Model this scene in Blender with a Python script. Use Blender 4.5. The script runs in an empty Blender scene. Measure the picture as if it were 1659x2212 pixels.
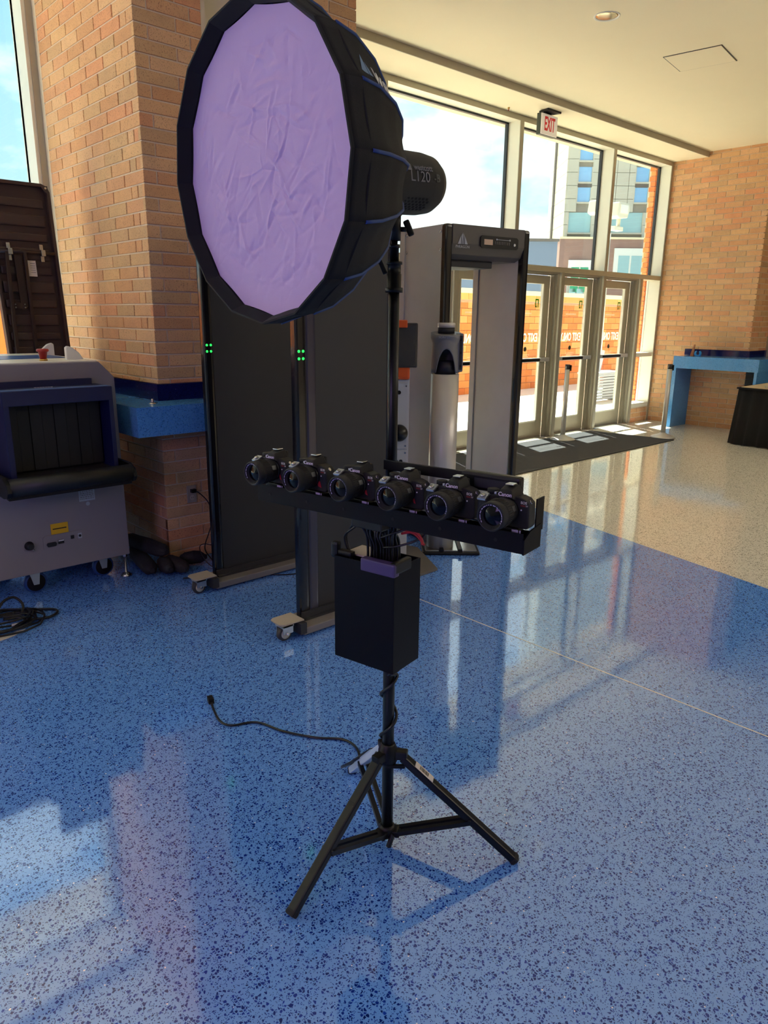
import bpy, bmesh, math, random
from mathutils import Vector, Matrix
random.seed(7)
PI = math.pi
V = Vector
scene = bpy.context.scene
COL = scene.collection

# ------------------------------------------------------------------ camera
IW, IH, FPX, CAMH = 1659.0, 2212.0, 1573.0, 1.6
def _axes():
    a = V((2590 - IW/2, -(702 - IH/2), -FPX)).normalized()
    b = V((-667 - IW/2, -(669 - IH/2), -FPX))
    b = (b - a * b.dot(a)).normalized()
    return a, b, a.cross(b)
AX, AY, AZ = _axes()
RM = Matrix((AX, AY, AZ))                       # camera space -> world
CAMP = V((0, 0, CAMH))
cam_d = bpy.data.cameras.new('camera')
cam = bpy.data.objects.new('camera', cam_d)
COL.objects.link(cam)
cam.matrix_world = Matrix.Translation(CAMP) @ RM.to_4x4()
cam_d.sensor_fit = 'VERTICAL'
cam_d.sensor_height = 24.0
cam_d.lens = FPX / IH * 24.0
cam_d.clip_start = 0.05
cam_d.clip_end = 400
scene.camera = cam
def ray(px, py):
    return RM @ V((px - IW/2, -(py - IH/2), -FPX))
def at(px, py, p0, n):                          # where a line of sight meets a real plane
    d = ray(px, py); n = V(n)
    return CAMP + d * ((V(p0) - CAMP).dot(n) / d.dot(n))

# ------------------------------------------------------------------ world
w = bpy.data.worlds.new('sky'); scene.world = w
w.use_nodes = True
nt = w.node_tree; nt.nodes.clear()
def WN(t, **k):
    n = nt.nodes.new(t)
    for a, v in k.items(): setattr(n, a, v)
    return n
wo = WN('ShaderNodeOutputWorld'); bg = WN('ShaderNodeBackground')
tc = WN('ShaderNodeTexCoord'); mp = WN('ShaderNodeMapping'); ns = WN('ShaderNodeTexNoise')
mp.inputs['Scale'].default_value = (1.6, 1.6, 3.4); mp.inputs['Location'].default_value = (0.35, 0.1, 0.18)
ns.inputs['Scale'].default_value = 2.3; ns.inputs['Detail'].default_value = 7; ns.inputs['Roughness'].default_value = 0.55
cr = WN('ShaderNodeValToRGB')
cr.color_ramp.elements[0].position = 0.46; cr.color_ramp.elements[0].color = (0, 0, 0, 1)
cr.color_ramp.elements[1].position = 0.60; cr.color_ramp.elements[1].color = (1, 1, 1, 1)
sx = WN('ShaderNodeSeparateXYZ'); gr = WN('ShaderNodeValToRGB')
gr.color_ramp.elements[0].position = 0.0; gr.color_ramp.elements[0].color = (0.42, 0.58, 0.64, 1)
gr.color_ramp.elements[1].position = 0.75; gr.color_ramp.elements[1].color = (0.15, 0.32, 0.56, 1)
e = gr.color_ramp.elements.new(0.3); e.color = (0.27, 0.47, 0.60, 1)
mx = WN('ShaderNodeMix', data_type='RGBA')
mx.inputs[7].default_value = (0.80, 0.80, 0.80, 1)
L = nt.links.new
L(tc.outputs['Generated'], mp.inputs['Vector']); L(mp.outputs[0], ns.inputs['Vector'])
L(ns.outputs[0], cr.inputs[0]); L(tc.outputs['Generated'], sx.inputs[0]); L(sx.outputs[2], gr.inputs[0])
L(cr.outputs[0], mx.inputs[0]); L(gr.outputs[0], mx.inputs[6]); L(mx.outputs[2], bg.inputs['Color'])
bg.inputs['Strength'].default_value = 1.3
L(bg.outputs[0], wo.inputs[0])

# ------------------------------------------------------------------ lights
def area(name, loc, target, size, size_y, power, color):
    d = bpy.data.lights.new(name, 'AREA'); d.shape = 'RECTANGLE'; d.size = size; d.size_y = size_y
    d.energy = power; d.color = color
    o = bpy.data.objects.new(name, d); COL.objects.link(o)
    o.location = loc; o.rotation_euler = (V(target) - V(loc)).to_track_quat('-Z', 'Y').to_euler()
    return o
sd = bpy.data.lights.new('sun', 'SUN'); sd.energy = 15.0; sd.angle = 0.01; sd.color = (1.0, 0.95, 0.86)
so = bpy.data.objects.new('sun', sd); COL.objects.link(so)
so.rotation_euler = V((-0.5, -1.0, -2.4)).to_track_quat('-Z', 'Y').to_euler()
area('fill_light', (2.0, -4.5, 3.85), (2.0, -4.5, 0), 9, 4, 35, (1.0, 0.90, 0.76))  # fill lamp added behind the camera to lift the interior
area('fill_light', (8.0, -2.5, 3.85), (8.0, -2.5, 0), 6, 3.5, 105, (1.0, 0.90, 0.76))  # second added fill, not a known fixture of the room
area('purple_stage_light', (-3.4, 0.2, 2.3), (0.9, 1.4, 1.7), 1.6, 1.6, 25, (0.66, 0.42, 1.0))

vs = scene.view_settings
vs.view_transform = 'Standard'; vs.look = 'None'; vs.exposure = 0.93; vs.gamma = 1.0; vs.use_curve_mapping = False
scene.cycles.max_bounces = 8
scene.cycles.diffuse_bounces = 5
scene.cycles.caustics_reflective = False
scene.cycles.caustics_refractive = False

# ------------------------------------------------------------------ materials
M = {}
def srgb(*c):
    return tuple(((x/255/12.92) if x/255 <= 0.04045 else ((x/255 + 0.055)/1.055)**2.4) for x in c) + (1.0,)
def mat(name, rgb, rough=0.5, metal=0.0, ior=1.5, var=0.0, vscale=20.0, bump=0.0, bscale=200.0, emit=None, coat=0.0, rand=0.0, island=False, spec=0.5):
    m = bpy.data.materials.new(name); m.use_nodes = True
    t = m.node_tree; p = t.nodes['Principled BSDF']
    col = srgb(*rgb)
    p.inputs['Base Color'].default_value = col
    p.inputs['Roughness'].default_value = rough; p.inputs['Metallic'].default_value = metal
    p.inputs['IOR'].default_value = ior; p.inputs['Coat Weight'].default_value = coat
    p.inputs['Specular IOR Level'].default_value = spec
    co = t.nodes.new('ShaderNodeTexCoord')
    last = None
    if var > 0:
        n = t.nodes.new('ShaderNodeTexNoise'); n.inputs['Scale'].default_value = vscale; n.inputs['Detail'].default_value = 5
        t.links.new(co.outputs['Object'], n.inputs['Vector'])
        mr = t.nodes.new('ShaderNodeMapRange'); mr.inputs[3].default_value = 1 - var; mr.inputs[4].default_value = 1 + var
        t.links.new(n.outputs[0], mr.inputs[0])
        last = mr.outputs[0]
    if rand > 0:
        if island:
            gi = t.nodes.new('ShaderNodeNewGeometry'); src = gi.outputs['Random Per Island']
        else:
            oi = t.nodes.new('ShaderNodeObjectInfo'); src = oi.outputs['Random']
        r2 = t.nodes.new('ShaderNodeMapRange'); r2.inputs[3].default_value = 1 - rand; r2.inputs[4].default_value = 1 + rand
        t.links.new(src, r2.inputs[0])
        if last is None: last = r2.outputs[0]
        else:
            mm = t.nodes.new('ShaderNodeMath'); mm.operation = 'MULTIPLY'
            t.links.new(last, mm.inputs[0]); t.links.new(r2.outputs[0], mm.inputs[1]); last = mm.outputs[0]
    if last is not None:
        hs = t.nodes.new('ShaderNodeHueSaturation'); hs.inputs['Color'].default_value = col
        t.links.new(last, hs.inputs['Value']); t.links.new(hs.outputs[0], p.inputs['Base Color'])
    if bump > 0:
        n = t.nodes.new('ShaderNodeTexNoise'); n.inputs['Scale'].default_value = bscale; n.inputs['Detail'].default_value = 3
        t.links.new(co.outputs['Object'], n.inputs['Vector'])
        b = t.nodes.new('ShaderNodeBump'); b.inputs['Strength'].default_value = bump; b.inputs['Distance'].default_value = 0.004
        t.links.new(n.outputs[0], b.inputs['Height']); t.links.new(b.outputs[0], p.inputs['Normal'])
    if emit:
        p.inputs['Emission Color'].default_value = srgb(*emit[0]); p.inputs['Emission Strength'].default_value = emit[1]
    M[name] = m
    return m

def brick_mat(name, stops, island=False, speck=True):
    """random brick colour per brick, with dark iron specks"""
    m = bpy.data.materials.new(name); m.use_nodes = True
    t = m.node_tree; p = t.nodes['Principled BSDF']; p.inputs['Roughness'].default_value = 0.85
    if island:
        src = t.nodes.new('ShaderNodeNewGeometry').outputs['Random Per Island']
    else:
        src = t.nodes.new('ShaderNodeObjectInfo').outputs['Random']
    cr = t.nodes.new('ShaderNodeValToRGB'); cr.color_ramp.interpolation = 'CONSTANT'
    els = cr.color_ramp.elements
    els[0].position = 0; els[0].color = srgb(*stops[0])
    els[1].position = 1/len(stops); els[1].color = srgb(*stops[1])
    for i in range(2, len(stops)):
        q = els.new(i/len(stops)); q.color = srgb(*stops[i])
    t.links.new(src, cr.inputs[0])
    ge = t.nodes.new('ShaderNodeNewGeometry')
    mp = t.nodes.new('ShaderNodeMapping'); mp.inputs['Scale'].default_value = (1, 1, 0.45)
    t.links.new(ge.outputs['Position'], mp.inputs[0])
    n = t.nodes.new('ShaderNodeTexNoise'); n.inputs['Scale'].default_value = 260; n.inputs['Detail'].default_value = 2
    t.links.new(mp.outputs[0], n.inputs['Vector'])
    c2 = t.nodes.new('ShaderNodeValToRGB'); c2.color_ramp.elements[0].position = 0.33; c2.color_ramp.elements[0].color = (0.42, 0.33, 0.28, 1)
    c2.color_ramp.elements[1].position = 0.40; c2.color_ramp.elements[1].color = (1, 1, 1, 1)
    t.links.new(n.outputs[0], c2.inputs[0])
    n2 = t.nodes.new('ShaderNodeTexNoise'); n2.inputs['Scale'].default_value = 14; n2.inputs['Detail'].default_value = 4
    t.links.new(ge.outputs['Position'], n2.inputs['Vector'])
    mr = t.nodes.new('ShaderNodeMapRange'); mr.inputs[3].default_value = 0.86; mr.inputs[4].default_value = 1.12
    t.links.new(n2.outputs[0], mr.inputs[0])
    mu = t.nodes.new('ShaderNodeMix'); mu.data_type = 'RGBA'; mu.blend_type = 'MULTIPLY'; mu.inputs[0].default_value = 1.0 if speck else 0.0
    t.links.new(cr.outputs[0], mu.inputs[6]); t.links.new(c2.outputs[0], mu.inputs[7])
    hs = t.nodes.new('ShaderNodeHueSaturation')
    t.links.new(mu.outputs[2], hs.inputs['Color']); t.links.new(mr.outputs[0], hs.inputs['Value'])
    t.links.new(hs.outputs[0], p.inputs['Base Color'])
    b = t.nodes.new('ShaderNodeBump'); b.inputs['Strength'].default_value = 0.35; b.inputs['Distance'].default_value = 0.003
    t.links.new(n.outputs[0], b.inputs['Height']); t.links.new(b.outputs[0], p.inputs['Normal'])
    M[name] = m
    return m
BR = [(222, 174, 126), (218, 166, 118), (212, 158, 112), (220, 174, 124), (210, 168, 122), (224, 178, 132), (216, 160, 116), (206, 164, 120), (218, 168, 122), (222, 158, 114)]
brick_mat('brick', BR); brick_mat('brick_far', BR, island=True)
BO = [(232, 134, 66), (228, 124, 58), (236, 144, 76), (222, 118, 56), (238, 154, 88)]
brick_mat('orange_brick', BO, speck=False); brick_mat('orange_brick_far', BO, island=True, speck=False)

def terrazzo(name, base, chip, light, chipamt=0.36, base2=None, chip2=None, rough=0.06, ior=2.2, scale=95.0, line=None):
    m = bpy.data.materials.new(name); m.use_nodes = True
    t = m.node_tree; p = t.nodes['Principled BSDF']
    p.inputs['Roughness'].default_value = rough; p.inputs['IOR'].default_value = ior; p.inputs['Specular Tint'].default_value = (0.82, 0.90, 1.0, 1)
    ge = t.nodes.new('ShaderNodeNewGeometry'); N = t.nodes.new; K = t.links.new
    wn = N('ShaderNodeTexNoise'); wn.inputs['Scale'].default_value = 60; wn.inputs['Detail'].default_value = 1
    K(ge.outputs['Position'], wn.inputs['Vector'])
    ad = N('ShaderNodeVectorMath'); ad.operation = 'SCALE'; ad.inputs['Scale'].default_value = 0.006
    K(wn.outputs['Color'], ad.inputs[0])
    a2 = N('ShaderNodeVectorMath'); a2.operation = 'ADD'
    K(ge.outputs['Position'], a2.inputs[0]); K(ad.outputs[0], a2.inputs[1])
    vo = N('ShaderNodeTexVoronoi'); vo.inputs['Scale'].default_value = scale; K(a2.outputs[0], vo.inputs['Vector'])
    ve = N('ShaderNodeTexVoronoi'); ve.feature = 'DISTANCE_TO_EDGE'; ve.inputs['Scale'].default_value = scale; K(a2.outputs[0], ve.inputs['Vector'])
    sp = N('ShaderNodeSeparateColor'); K(vo.outputs['Color'], sp.inputs[0])
    lt = N('ShaderNodeMath'); lt.operation = 'LESS_THAN'; lt.inputs[1].default_value = chipamt; K(sp.outputs[0], lt.inputs[0])
    th = N('ShaderNodeMapRange'); th.inputs[1].default_value = 0; th.inputs[2].default_value = 1; th.inputs[3].default_value = 0.06; th.inputs[4].default_value = 0.32
    K(sp.outputs[1], th.inputs[0])
    gt = N('ShaderNodeMath'); gt.operation = 'GREATER_THAN'; K(ve.outputs[0], gt.inputs[0]); K(th.outputs[0], gt.inputs[1])
    mm = N('ShaderNodeMath'); mm.operation = 'MULTIPLY'; K(lt.outputs[0], mm.inputs[0]); K(gt.outputs[0], mm.inputs[1])
    # fine second layer of crumbs
    v2 = N('ShaderNodeTexVoronoi'); v2.inputs['Scale'].default_value = scale*2.3; K(a2.outputs[0], v2.inputs['Vector'])
    s2 = N('ShaderNodeSeparateColor'); K(v2.outputs['Color'], s2.inputs[0])
    l2 = N('ShaderNodeMath'); l2.operation = 'LESS_THAN'; l2.inputs[1].default_value = 0.30; K(s2.outputs[0], l2.inputs[0])
    g2 = N('ShaderNodeMath'); g2.operation = 'LESS_THAN'; g2.inputs[1].default_value = 0.42; K(v2.outputs['Distance'], g2.inputs[0])
    m2 = N('ShaderNodeMath'); m2.operation = 'MULTIPLY'; K(l2.outputs[0], m2.inputs[0]); K(g2.outputs[0], m2.inputs[1])
    mxx = N('ShaderNodeMath'); mxx.operation = 'MAXIMUM'; K(mm.outputs[0], mxx.inputs[0]); K(m2.outputs[0], mxx.inputs[1])
    io = N('ShaderNodeMapRange'); io.inputs[3].default_value = ior; io.inputs[4].default_value = 1.0 + (ior-1.0)*0.5; K(mxx.outputs[0], io.inputs[0]); K(io.outputs[0], p.inputs['IOR'])
    # white sparkles
    wgt = N('ShaderNodeMath'); wgt.operation = 'GREATER_THAN'; wgt.inputs[1].default_value = 0.9985; K(s2.outputs[1], wgt.inputs[0])
    def layer(b_, c_):
        var = N('ShaderNodeMapRange'); var.inputs[3].default_value = 0.5; var.inputs[4].default_value = 1.5; K(sp.outputs[2], var.inputs[0])
        hc = N('ShaderNodeHueSaturation'); hc.inputs['Color'].default_value = srgb(*c_); K(var.outputs[0], hc.inputs['Value'])
        x = N('ShaderNodeMix'); x.data_type = 'RGBA'; x.inputs[6].default_value = srgb(*b_)
        K(mxx.outputs[0], x.inputs[0]); K(hc.outputs[0], x.inputs[7])
        y = N('ShaderNodeMix'); y.data_type = 'RGBA'; y.inputs[7].default_value = srgb(*light)
        K(wgt.outputs[0], y.inputs[0]); K(x.outputs[2], y.inputs[6]); return y.outputs[2]
    out = layer(base, chip)
    if base2:
        o2 = layer(base2, chip2)
        sx = N('ShaderNodeSeparateXYZ'); K(ge.outputs['Position'], sx.inputs[0])
        # inlay border: x > x0 + k*y
        k = N('ShaderNodeMath'); k.operation = 'MULTIPLY_ADD'; k.inputs[1].default_value = -line[1]; K(sx.outputs[1], k.inputs[0]); K(sx.outputs[0], k.inputs[2])
        g = N('ShaderNodeMath'); g.operation = 'GREATER_THAN'; g.inputs[1].default_value = line[0]; K(k.outputs[0], g.inputs[0])
        z = N('ShaderNodeMix'); z.data_type = 'RGBA'; K(g.outputs[0], z.inputs[0]); K(out, z.inputs[6]); K(o2, z.inputs[7]); out = z.outputs[2]
    K(out, p.inputs['Base Color'])
    # worn polish
    rn = N('ShaderNodeTexNoise'); rn.inputs['Scale'].default_value = 3; rn.inputs['Detail'].default_value = 6; K(ge.outputs['Position'], rn.inputs['Vector'])
    rr = N('ShaderNodeMapRange'); rr.inputs[3].default_value = rough*0.6; rr.inputs[4].default_value = rough*1.5; K(rn.outputs[0], rr.inputs[0]); K(rr.outputs[0], p.inputs['Roughness'])
    bn = N('ShaderNodeTexNoise'); bn.inputs['Scale'].default_value = 5; K(ge.outputs['Position'], bn.inputs['Vector'])
    bu = N('ShaderNodeBump'); bu.inputs['Strength'].default_value = 0.06; bu.inputs['Distance'].default_value = 0.01; K(bn.outputs[0], bu.inputs['Height']); K(bu.outputs[0], p.inputs['Normal'])
    M[name] = m
    return m
LX = (5.144 - 3.566*0.2531, 0.2531)
terrazzo('floor_terrazzo', (108, 164, 244), (20, 50, 142), (235, 240, 250), 0.50, (246, 240, 224), (150, 144, 128), line=LX, ior=2.65, scale=125.0)
terrazzo('blue_terrazzo', (90, 156, 220), (54, 112, 184), (200, 220, 240), 0.45, rough=0.12, ior=1.55, scale=170)
terrazzo('navy_terrazzo', (22, 26, 84), (12, 14, 52), (120, 130, 190), 0.45, rough=0.08, ior=1.55, scale=170)

def glass(name, tint=(235, 242, 240)):
    m = bpy.data.materials.new(name); m.use_nodes = True
    t = m.node_tree; t.nodes.clear(); N = t.nodes.new
    o = N('ShaderNodeOutputMaterial'); tr = N('ShaderNodeBsdfTransparent'); gl = N('ShaderNodeBsdfGlossy'); mx = N('ShaderNodeMixShader'); lw = N('ShaderNodeLayerWeight')
    tr.inputs[0].default_value = srgb(*tint); gl.inputs['Roughness'].default_value = 0.01; lw.inputs[0].default_value = 0.5
    pw = N('ShaderNodeMath'); pw.operation = 'POWER'; pw.inputs[1].default_value = 5.0; t.links.new(lw.outputs['Facing'], pw.inputs[0])
    ma = N('ShaderNodeMath'); ma.operation = 'MULTIPLY_ADD'; ma.inputs[1].default_value = 0.9; ma.inputs[2].default_value = 0.035; t.links.new(pw.outputs[0], ma.inputs[0])
    t.links.new(ma.outputs[0], mx.inputs[0]); t.links.new(tr.outputs[0], mx.inputs[1]); t.links.new(gl.outputs[0], mx.inputs[2]); t.links.new(mx.outputs[0], o.inputs[0])
    M[name] = m
glass('glass')
mat('mortar', (226, 206, 180), 0.95, var=0.1, vscale=40, bump=0.4, bscale=300)
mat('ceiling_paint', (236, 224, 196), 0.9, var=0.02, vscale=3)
mat('plaster', (222, 206, 176), 0.9, var=0.03, vscale=8)
mat('wall_paint', (205, 196, 180), 0.9, var=0.03, vscale=3)
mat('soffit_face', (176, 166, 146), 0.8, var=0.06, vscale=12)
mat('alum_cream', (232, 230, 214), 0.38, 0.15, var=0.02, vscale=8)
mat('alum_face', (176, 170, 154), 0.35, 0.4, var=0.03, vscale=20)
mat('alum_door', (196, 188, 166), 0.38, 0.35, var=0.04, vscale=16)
mat('steel', (190, 190, 188), 0.22, 1.0)
mat('brushed_steel', (206, 204, 200), 0.36, 0.45, var=0.05, vscale=40)
mat('dark_steel', (70, 72, 74), 0.4, 0.8)
mat('black_plastic', (11, 11, 12), 0.42, bump=0.1, bscale=500, spec=0.35)
mat('black_matte', (4, 4, 5), 0.8)
mat('black_metal', (5, 5, 6), 0.38, 0.2)
mat('black_fabric', (10, 10, 12), 0.8, bump=0.3, bscale=700)
mat('blue_piping', (34, 66, 122), 0.6)
mat('rubber', (16, 15, 15), 0.7)
mat('rubber_roller', (16, 16, 16), 0.45, var=0.2, vscale=30)
mat('camera_body', (13, 13, 14), 0.46, bump=0.5, bscale=1600)
mat('lens_glass', (4, 4, 10), 0.08, spec=0.25)
mat('lens_ring', (26, 26, 28), 0.4, 0.2)
mat('white_print', (225, 222, 220), 0.6)
mat('lavender_print', (205, 196, 225), 0.6)
mat('grey_print', (122, 120, 124), 0.6)
mat('red_print', (150, 40, 40), 0.6)
mat('blue_print', (112, 142, 176), 0.6)
mat('red_sticker', (168, 26, 34), 0.5)
mat('panel_dark', (46, 46, 46), 0.55, var=0.12, vscale=4, bump=0.05)
mat('panel_gloss', (62, 58, 68), 0.22, coat=0.3)  # lavender tone is the purple reflection put into the colour
mat('panel_grey', (186, 182, 178), 0.5, 0.1, var=0.12, vscale=5, bump=0.05)
mat('post_black', (12, 11, 18), 0.2, 0.0, coat=0.5)
mat('header_grey', (78, 74, 72), 0.4)
mat('lcd', (206, 176, 150), 0.4)
mat('green_led', (40, 255, 80), 0.3, emit=((40, 255, 90), 0.9))
mat('rail_grey', (128, 122, 118), 0.5, 0.2)
mat('rail_dark', (52, 52, 54), 0.6, 0.2)
mat('beige_plate', (178, 168, 152), 0.6)
mat('zinc', (176, 184, 192), 0.35, 0.8)
mat('caster_hub', (196, 186, 166), 0.5)
mat('caster_rubber', (60, 55, 55), 0.6)
mat('scanner_grey', (138, 130, 132), 0.6, var=0.04, vscale=6, bump=0.1, bscale=900)
mat('scanner_white', (226, 224, 216), 0.4)
mat('hood_navy', (10, 18, 66), 0.45)
mat('hood_top', (62, 96, 150), 0.35)
mat('curtain_black', (14, 15, 16), 0.6, var=0.3, vscale=6)
mat('blue_tyre', (34, 72, 132), 0.5)
mat('yellow_label', (226, 176, 20), 0.6)
mat('pale_label', (172, 176, 184), 0.6)
mat('connector', (20, 18, 22), 0.4)
mat('button_red', (150, 22, 26), 0.35)
mat('button_pink', (226, 170, 166), 0.4)
mat('brass', (190, 150, 70), 0.4, 0.6)
mat('blue_sheet', (60, 90, 150), 0.35)
mat('table_brown', (64, 46, 40), 0.5, bump=0.25, bscale=500)
mat('table_leg', (52, 38, 34), 0.4, 0.3)
mat('paper', (226, 220, 208), 0.7)
mat('outlet_steel', (190, 180, 164), 0.4, 0.3)
mat('outlet_ivory', (206, 198, 176), 0.4)
mat('cable_black', (12, 12, 13), 0.35)
mat('sandbag', (34, 30, 32), 0.8, var=0.25, vscale=30, bump=0.6, bscale=90)
mat('cylinder_grey', (206, 202, 198), 0.32, 0.3)
mat('pillar_head', (124, 124, 128), 0.45, 0.1)
mat('pillar_navy', (24, 24, 40), 0.4)
mat('cabinet_white', (196, 194, 202), 0.5)
mat('black_ball', (12, 12, 13), 0.3)
mat('tablet_back', (64, 60, 58), 0.55)
mat('orange_rubber', (226, 92, 34), 0.5)
mat('base_plate', (112, 106, 98), 0.5, 0.3, var=0.1, vscale=20)
mat('carpet_dark', (70, 70, 72), 0.95, var=0.35, vscale=160, bump=1.0, bscale=400)
mat('carpet_edge', (48, 48, 50), 0.7)
mat('exit_white', (236, 228, 216), 0.5, emit=((236, 228, 216), 0.12))
mat('exit_red', (200, 24, 26), 0.5, emit=((200, 24, 26), 0.15))
mat('exit_green', (54, 64, 54), 0.5)
mat('decal_white', (250, 240, 220), 0.6)
mat('decal_grey', (206, 170, 150), 0.6)
mat('decal_green', (70, 120, 40), 0.6)
mat('decal_dark', (96, 90, 60), 0.6)
mat('skirt_black', (12, 12, 13), 0.9, bump=0.2, bscale=600)
mat('table_top_tan', (214, 190, 150), 0.5, var=0.06, vscale=10)
mat('purple_clamp', (70, 52, 100), 0.4)
mat('box_black', (4, 4, 12), 0.5, spec=0.15)
mat('white_sticker', (214, 206, 200), 0.6)
mat('silver_glint', (196, 212, 222), 0.35)  # silver, with the window's reflection put into the pale base colour
mat('blue_bright', (20, 140, 220), 0.5)
mat('wood', (176, 116, 80), 0.6)
mat('concrete', (240, 232, 212), 0.9, var=0.06, vscale=2)
mat('stone_cap', (232, 216, 182), 0.9)
mat('stone_tan', (216, 160, 92), 0.9, rand=0.1)
mat('panel_stone', (186, 180, 166), 0.9, rand=0.05)
mat('panel_stone_far', (186, 180, 166), 0.9, rand=0.05, island=True)
mat('joint_dark', (140, 134, 124), 0.95)
mat('window_blue', (120, 172, 216), 0.06, 0.0, coat=1.0, ior=1.9)
mat('window_pale', (150, 186, 190), 0.1, coat=1.0)
mat('spandrel', (92, 86, 84), 0.5)
mat('brown_brick', (150, 118, 108), 0.9, var=0.15, vscale=4)
mat('navy_cladding', (98, 112, 136), 0.7)
mat('white_frame', (226, 224, 216), 0.6)
mat('green_blind', (40, 150, 110), 0.6)
mat('flood_cream', (214, 206, 184), 0.5)
mat('bench_grey', (150, 152, 160), 0.5)
mat('grass', (110, 128, 70), 0.9, var=0.3, vscale=2)
mat('lamp_steel', (180, 160, 130), 0.12, 1.0)
mat('dark_room', (44, 34, 28), 0.9)  # shade of the dark opening put into the colour

def film(name, rgb, amount=0.7):
    m = bpy.data.materials.new(name); m.use_nodes = True
    t = m.node_tree; t.nodes.clear(); N = t.nodes.new
    o = N('ShaderNodeOutputMaterial'); a = N('ShaderNodeBsdfTranslucent'); b_ = N('ShaderNodeBsdfDiffuse'); x = N('ShaderNodeMixShader')
    a.inputs[0].default_value = srgb(*rgb); b_.inputs[0].default_value = srgb(*rgb); x.inputs[0].default_value = amount
    t.links.new(b_.outputs[0], x.inputs[1]); t.links.new(a.outputs[0], x.inputs[2]); t.links.new(x.outputs[0], o.inputs[0])
    M[name] = m
film('decal_white', (255, 250, 240)); film('decal_grey', (226, 200, 180)); film('decal_green', (90, 150, 50), 0.6)
# diffusion cloth of the softbox: white nylon with creases, purple light partly put into its colour
def cloth():
    m = bpy.data.materials.new('diffusion_cloth'); m.use_nodes = True
    t = m.node_tree; p = t.nodes['Principled BSDF']; N = t.nodes.new; K = t.links.new
    p.inputs['Base Color'].default_value = srgb(196, 172, 208); p.inputs['Roughness'].default_value = 0.8
    co = N('ShaderNodeTexCoord')
    n = N('ShaderNodeTexNoise'); n.inputs['Scale'].default_value = 6; n.inputs['Detail'].default_value = 3; K(co.outputs['Object'], n.inputs['Vector'])
    ad = N('ShaderNodeVectorMath'); ad.operation = 'MULTIPLY_ADD'; ad.inputs[1].default_value = (0.25, 0.25, 0.25)
    K(n.outputs['Color'], ad.inputs[0]); K(co.outputs['Object'], ad.inputs[2])
    v = N('ShaderNodeTexVoronoi'); v.feature = 'DISTANCE_TO_EDGE'; v.inputs['Scale'].default_value = 9; K(ad.outputs[0], v.inputs['Vector'])
    mr = N('ShaderNodeMapRange'); mr.inputs[1].default_value = 0; mr.inputs[2].default_value = 0.12; K(v.outputs[0], mr.inputs[0])
    n2 = N('ShaderNodeTexNoise'); n2.inputs['Scale'].default_value = 16; n2.inputs['Detail'].default_value = 4; n2.inputs['Distortion'].default_value = 1.5; K(co.outputs['Object'], n2.inputs['Vector'])
    mu = N('ShaderNodeMath'); mu.operation = 'MULTIPLY_ADD'; mu.inputs[1].default_value = 0.35; K(mr.outputs[0], mu.inputs[0]); K(n2.outputs[0], mu.inputs[2])
    b = N('ShaderNodeBump'); b.inputs['Strength'].default_value = 0.35; b.inputs['Distance'].default_value = 0.004; K(mu.outputs[0], b.inputs['Height']); K(b.outputs[0], p.inputs['Normal'])
    M['cloth'] = m
cloth()

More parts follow.
